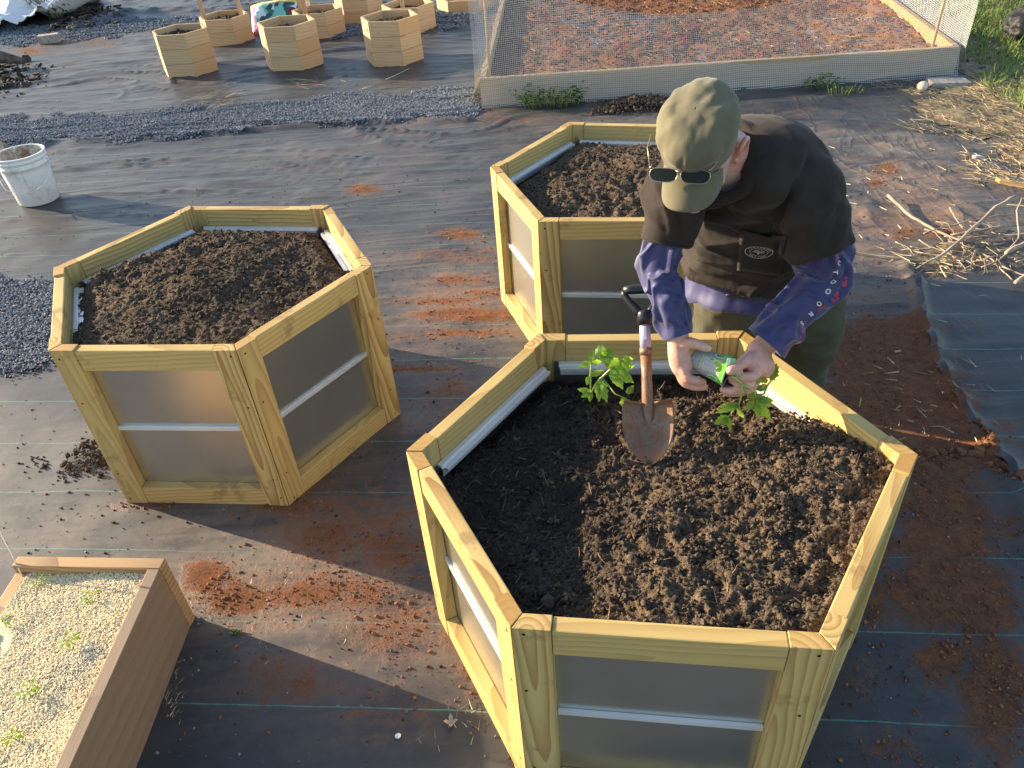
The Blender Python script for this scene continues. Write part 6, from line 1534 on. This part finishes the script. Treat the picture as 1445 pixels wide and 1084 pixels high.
plant('tomato_seedling', 'tomato seedling spilling out of the paper pot held by the man', 'plant',
      [([q0, q1, q2], [.003, .003, .0028]), ([q2, dp(1047, 556, 1.775), q3, q4], [.0022, .002, .0018, .0015]), ([q2, dp(1056, 547, 1.765), dp(1065, 553, 1.775), dp(1067, 563, 1.785)], [.0024, .0024, .0022, .002]),
       ([q2, dp(1054, 552, 1.775), dp(1055, 562, 1.785)], [.0018, .0017, .0015]), ([q1, dp(1050, 528, 1.755), dp(1064, 546, 1.77)], [.0013, .0012, .001]), ([q1, dp(1052, 533, 1.755), dp(1072, 529, 1.765)], [.0013, .0012, .001]),
       ([dp(1066, 558, 1.785), dp(1078, 556, 1.79), dp(1083, 544, 1.79), dp(1091, 534, 1.79)], [.0024, .0024, .0026, .0016]), ([q4, dp(1016, 590, 1.815)], [.0014, .001])],
      [],
      [(q4, d2(1028, 588, 1006, 600), tc, .036, .030), (q4, d2(1028, 589, 1020, 602), tc, .026, .018), (q4, d2(1032, 586, 1034, 604), tc, .032, .020), (dp(1040, 576, 1.79), d2(1040, 576, 1050, 590), tc, .030, .017),
       (q3, d2(1064, 562, 1036, 573), tc, .055, .026), (dp(1042, 571, 1.79), d2(1044, 572, 1020, 573, .01), tc, .042, .018), (dp(1067, 563, 1.785), d2(1067, 563, 1092, 566), tc, .045, .026), (dp(1067, 563, 1.785), d2(1067, 563, 1056, 556), tc, .028, .022), (dp(1067, 563, 1.785), d2(1067, 563, 1087, 572), tc, .045, .032),
       (dp(1066, 566, 1.79), d2(1066, 566, 1090, 594, .01), tc, .066, .032), (dp(1066, 566, 1.79), d2(1066, 568, 1054, 578), tc, .030, .026), (dp(1068, 570, 1.79), d2(1068, 570, 1072, 590), tc, .034, .024), (dp(1065, 559, 1.78), d2(1065, 558, 1078, 562), tc, .026, .022),
       (dp(1083, 544, 1.79), d2(1083, 544, 1074, 548), tc, .026, .024), (dp(1076, 552, 1.79), d2(1076, 552, 1068, 545), tc, .03, .02), (dp(1072, 531, 1.765), d2(1072, 530, 1068, 538), tc, .022, .020), (dp(1091, 534, 1.79), d2(1091, 534, 1096, 524), tc, .034, .010), (dp(1088, 538, 1.795), d2(1088, 538, 1094, 520), tc, .045, .030), (dp(1083, 540, 1.79), d2(1082, 540, 1074, 534), tc, .03, .024),
       (dp(1019, 520, 1.745), d2(1019, 520, 1010, 509), tc, .026, .016), (dp(1019, 521, 1.745), d2(1019, 521, 1011, 523), tc, .018, .014), (dp(1036, 520, 1.748), d2(1036, 520, 1041, 512), tc, .012, .010), (dp(1036, 521, 1.748), d2(1036, 521, 1041, 523), tc, .012, .010), (dp(1064, 546, 1.77), d2(1064, 546, 1063, 538), tc, .018, .016)])
# roots and stalks hanging over the planting hole
b_ = np.array([tuple(dp(u, v, 1.86)) for u, v in ((990, 541), (994, 544), (998, 546), (985, 548), (1002, 548), (1006, 552))]); e_ = np.array([tuple(dp(u, v, 1.90) - dp(u0, v0, 1.86)) for (u, v), (u0, v0) in zip(((975, 556), (1000, 562), (996, 560), (990, 552), (999, 572), (1010, 562)), ((990, 541), (994, 544), (998, 546), (985, 548), (1002, 548), (1006, 552)))])
tag(blades('dry_roots', b_, e_, np.array([.036, .036, .03, .02, .042, .03]), np.full(6, .0022), M['straw'], .15, 3), 'pale dry stalks lying at the edge of the planting hole under the pot', 'stalks', kind='stuff')
# dark shears clipped at the hem of the shirt
def shears():
    mt = plain('shear_grey', (.045, .040, .036), .45, .3); c0, nn = hit(SHIRT_T, 1047, 416); c1, _ = hit(SHIRT_T, 1075, 419); e = (c1 - c0).normalized(); q = nn.cross(e).normalized(); c = c0 + nn * .007
    root = tag(empty('shears', c), 'dark garden shears clipped to the hem of the man\'s shirt', 'shears'); m = MB()
    def loop(cx, cy, a, b, ro, r):
        P = [e * (cx + a * math.cos(t) * math.cos(ro) - b * math.sin(t) * math.sin(ro)) + q * (cy + a * math.cos(t) * math.sin(ro) + b * math.sin(t) * math.cos(ro)) for t in [k * math.pi / 10 for k in range(21)]]; m.tube(P, [r] * 21, 8, cap=False)
    loop(.008, .0, .018, .0085, -.12, .0030); loop(-.022, .012, .017, .008, -.5, .0030); m.build('handles', mt, root, True)
    m = MB(); m.add([e * .028 + q * .007, e * .028 - q * .007, e * .066 - q * .004, e * .028 + q * .007 + nn * .003, e * .028 - q * .007 + nn * .003, e * .066 - q * .004 + nn * .002], [(0, 1, 2), (3, 5, 4), (0, 3, 4, 1), (1, 4, 5, 2), (2, 5, 3, 0)]); m.build('blade', mt, root)
shears()
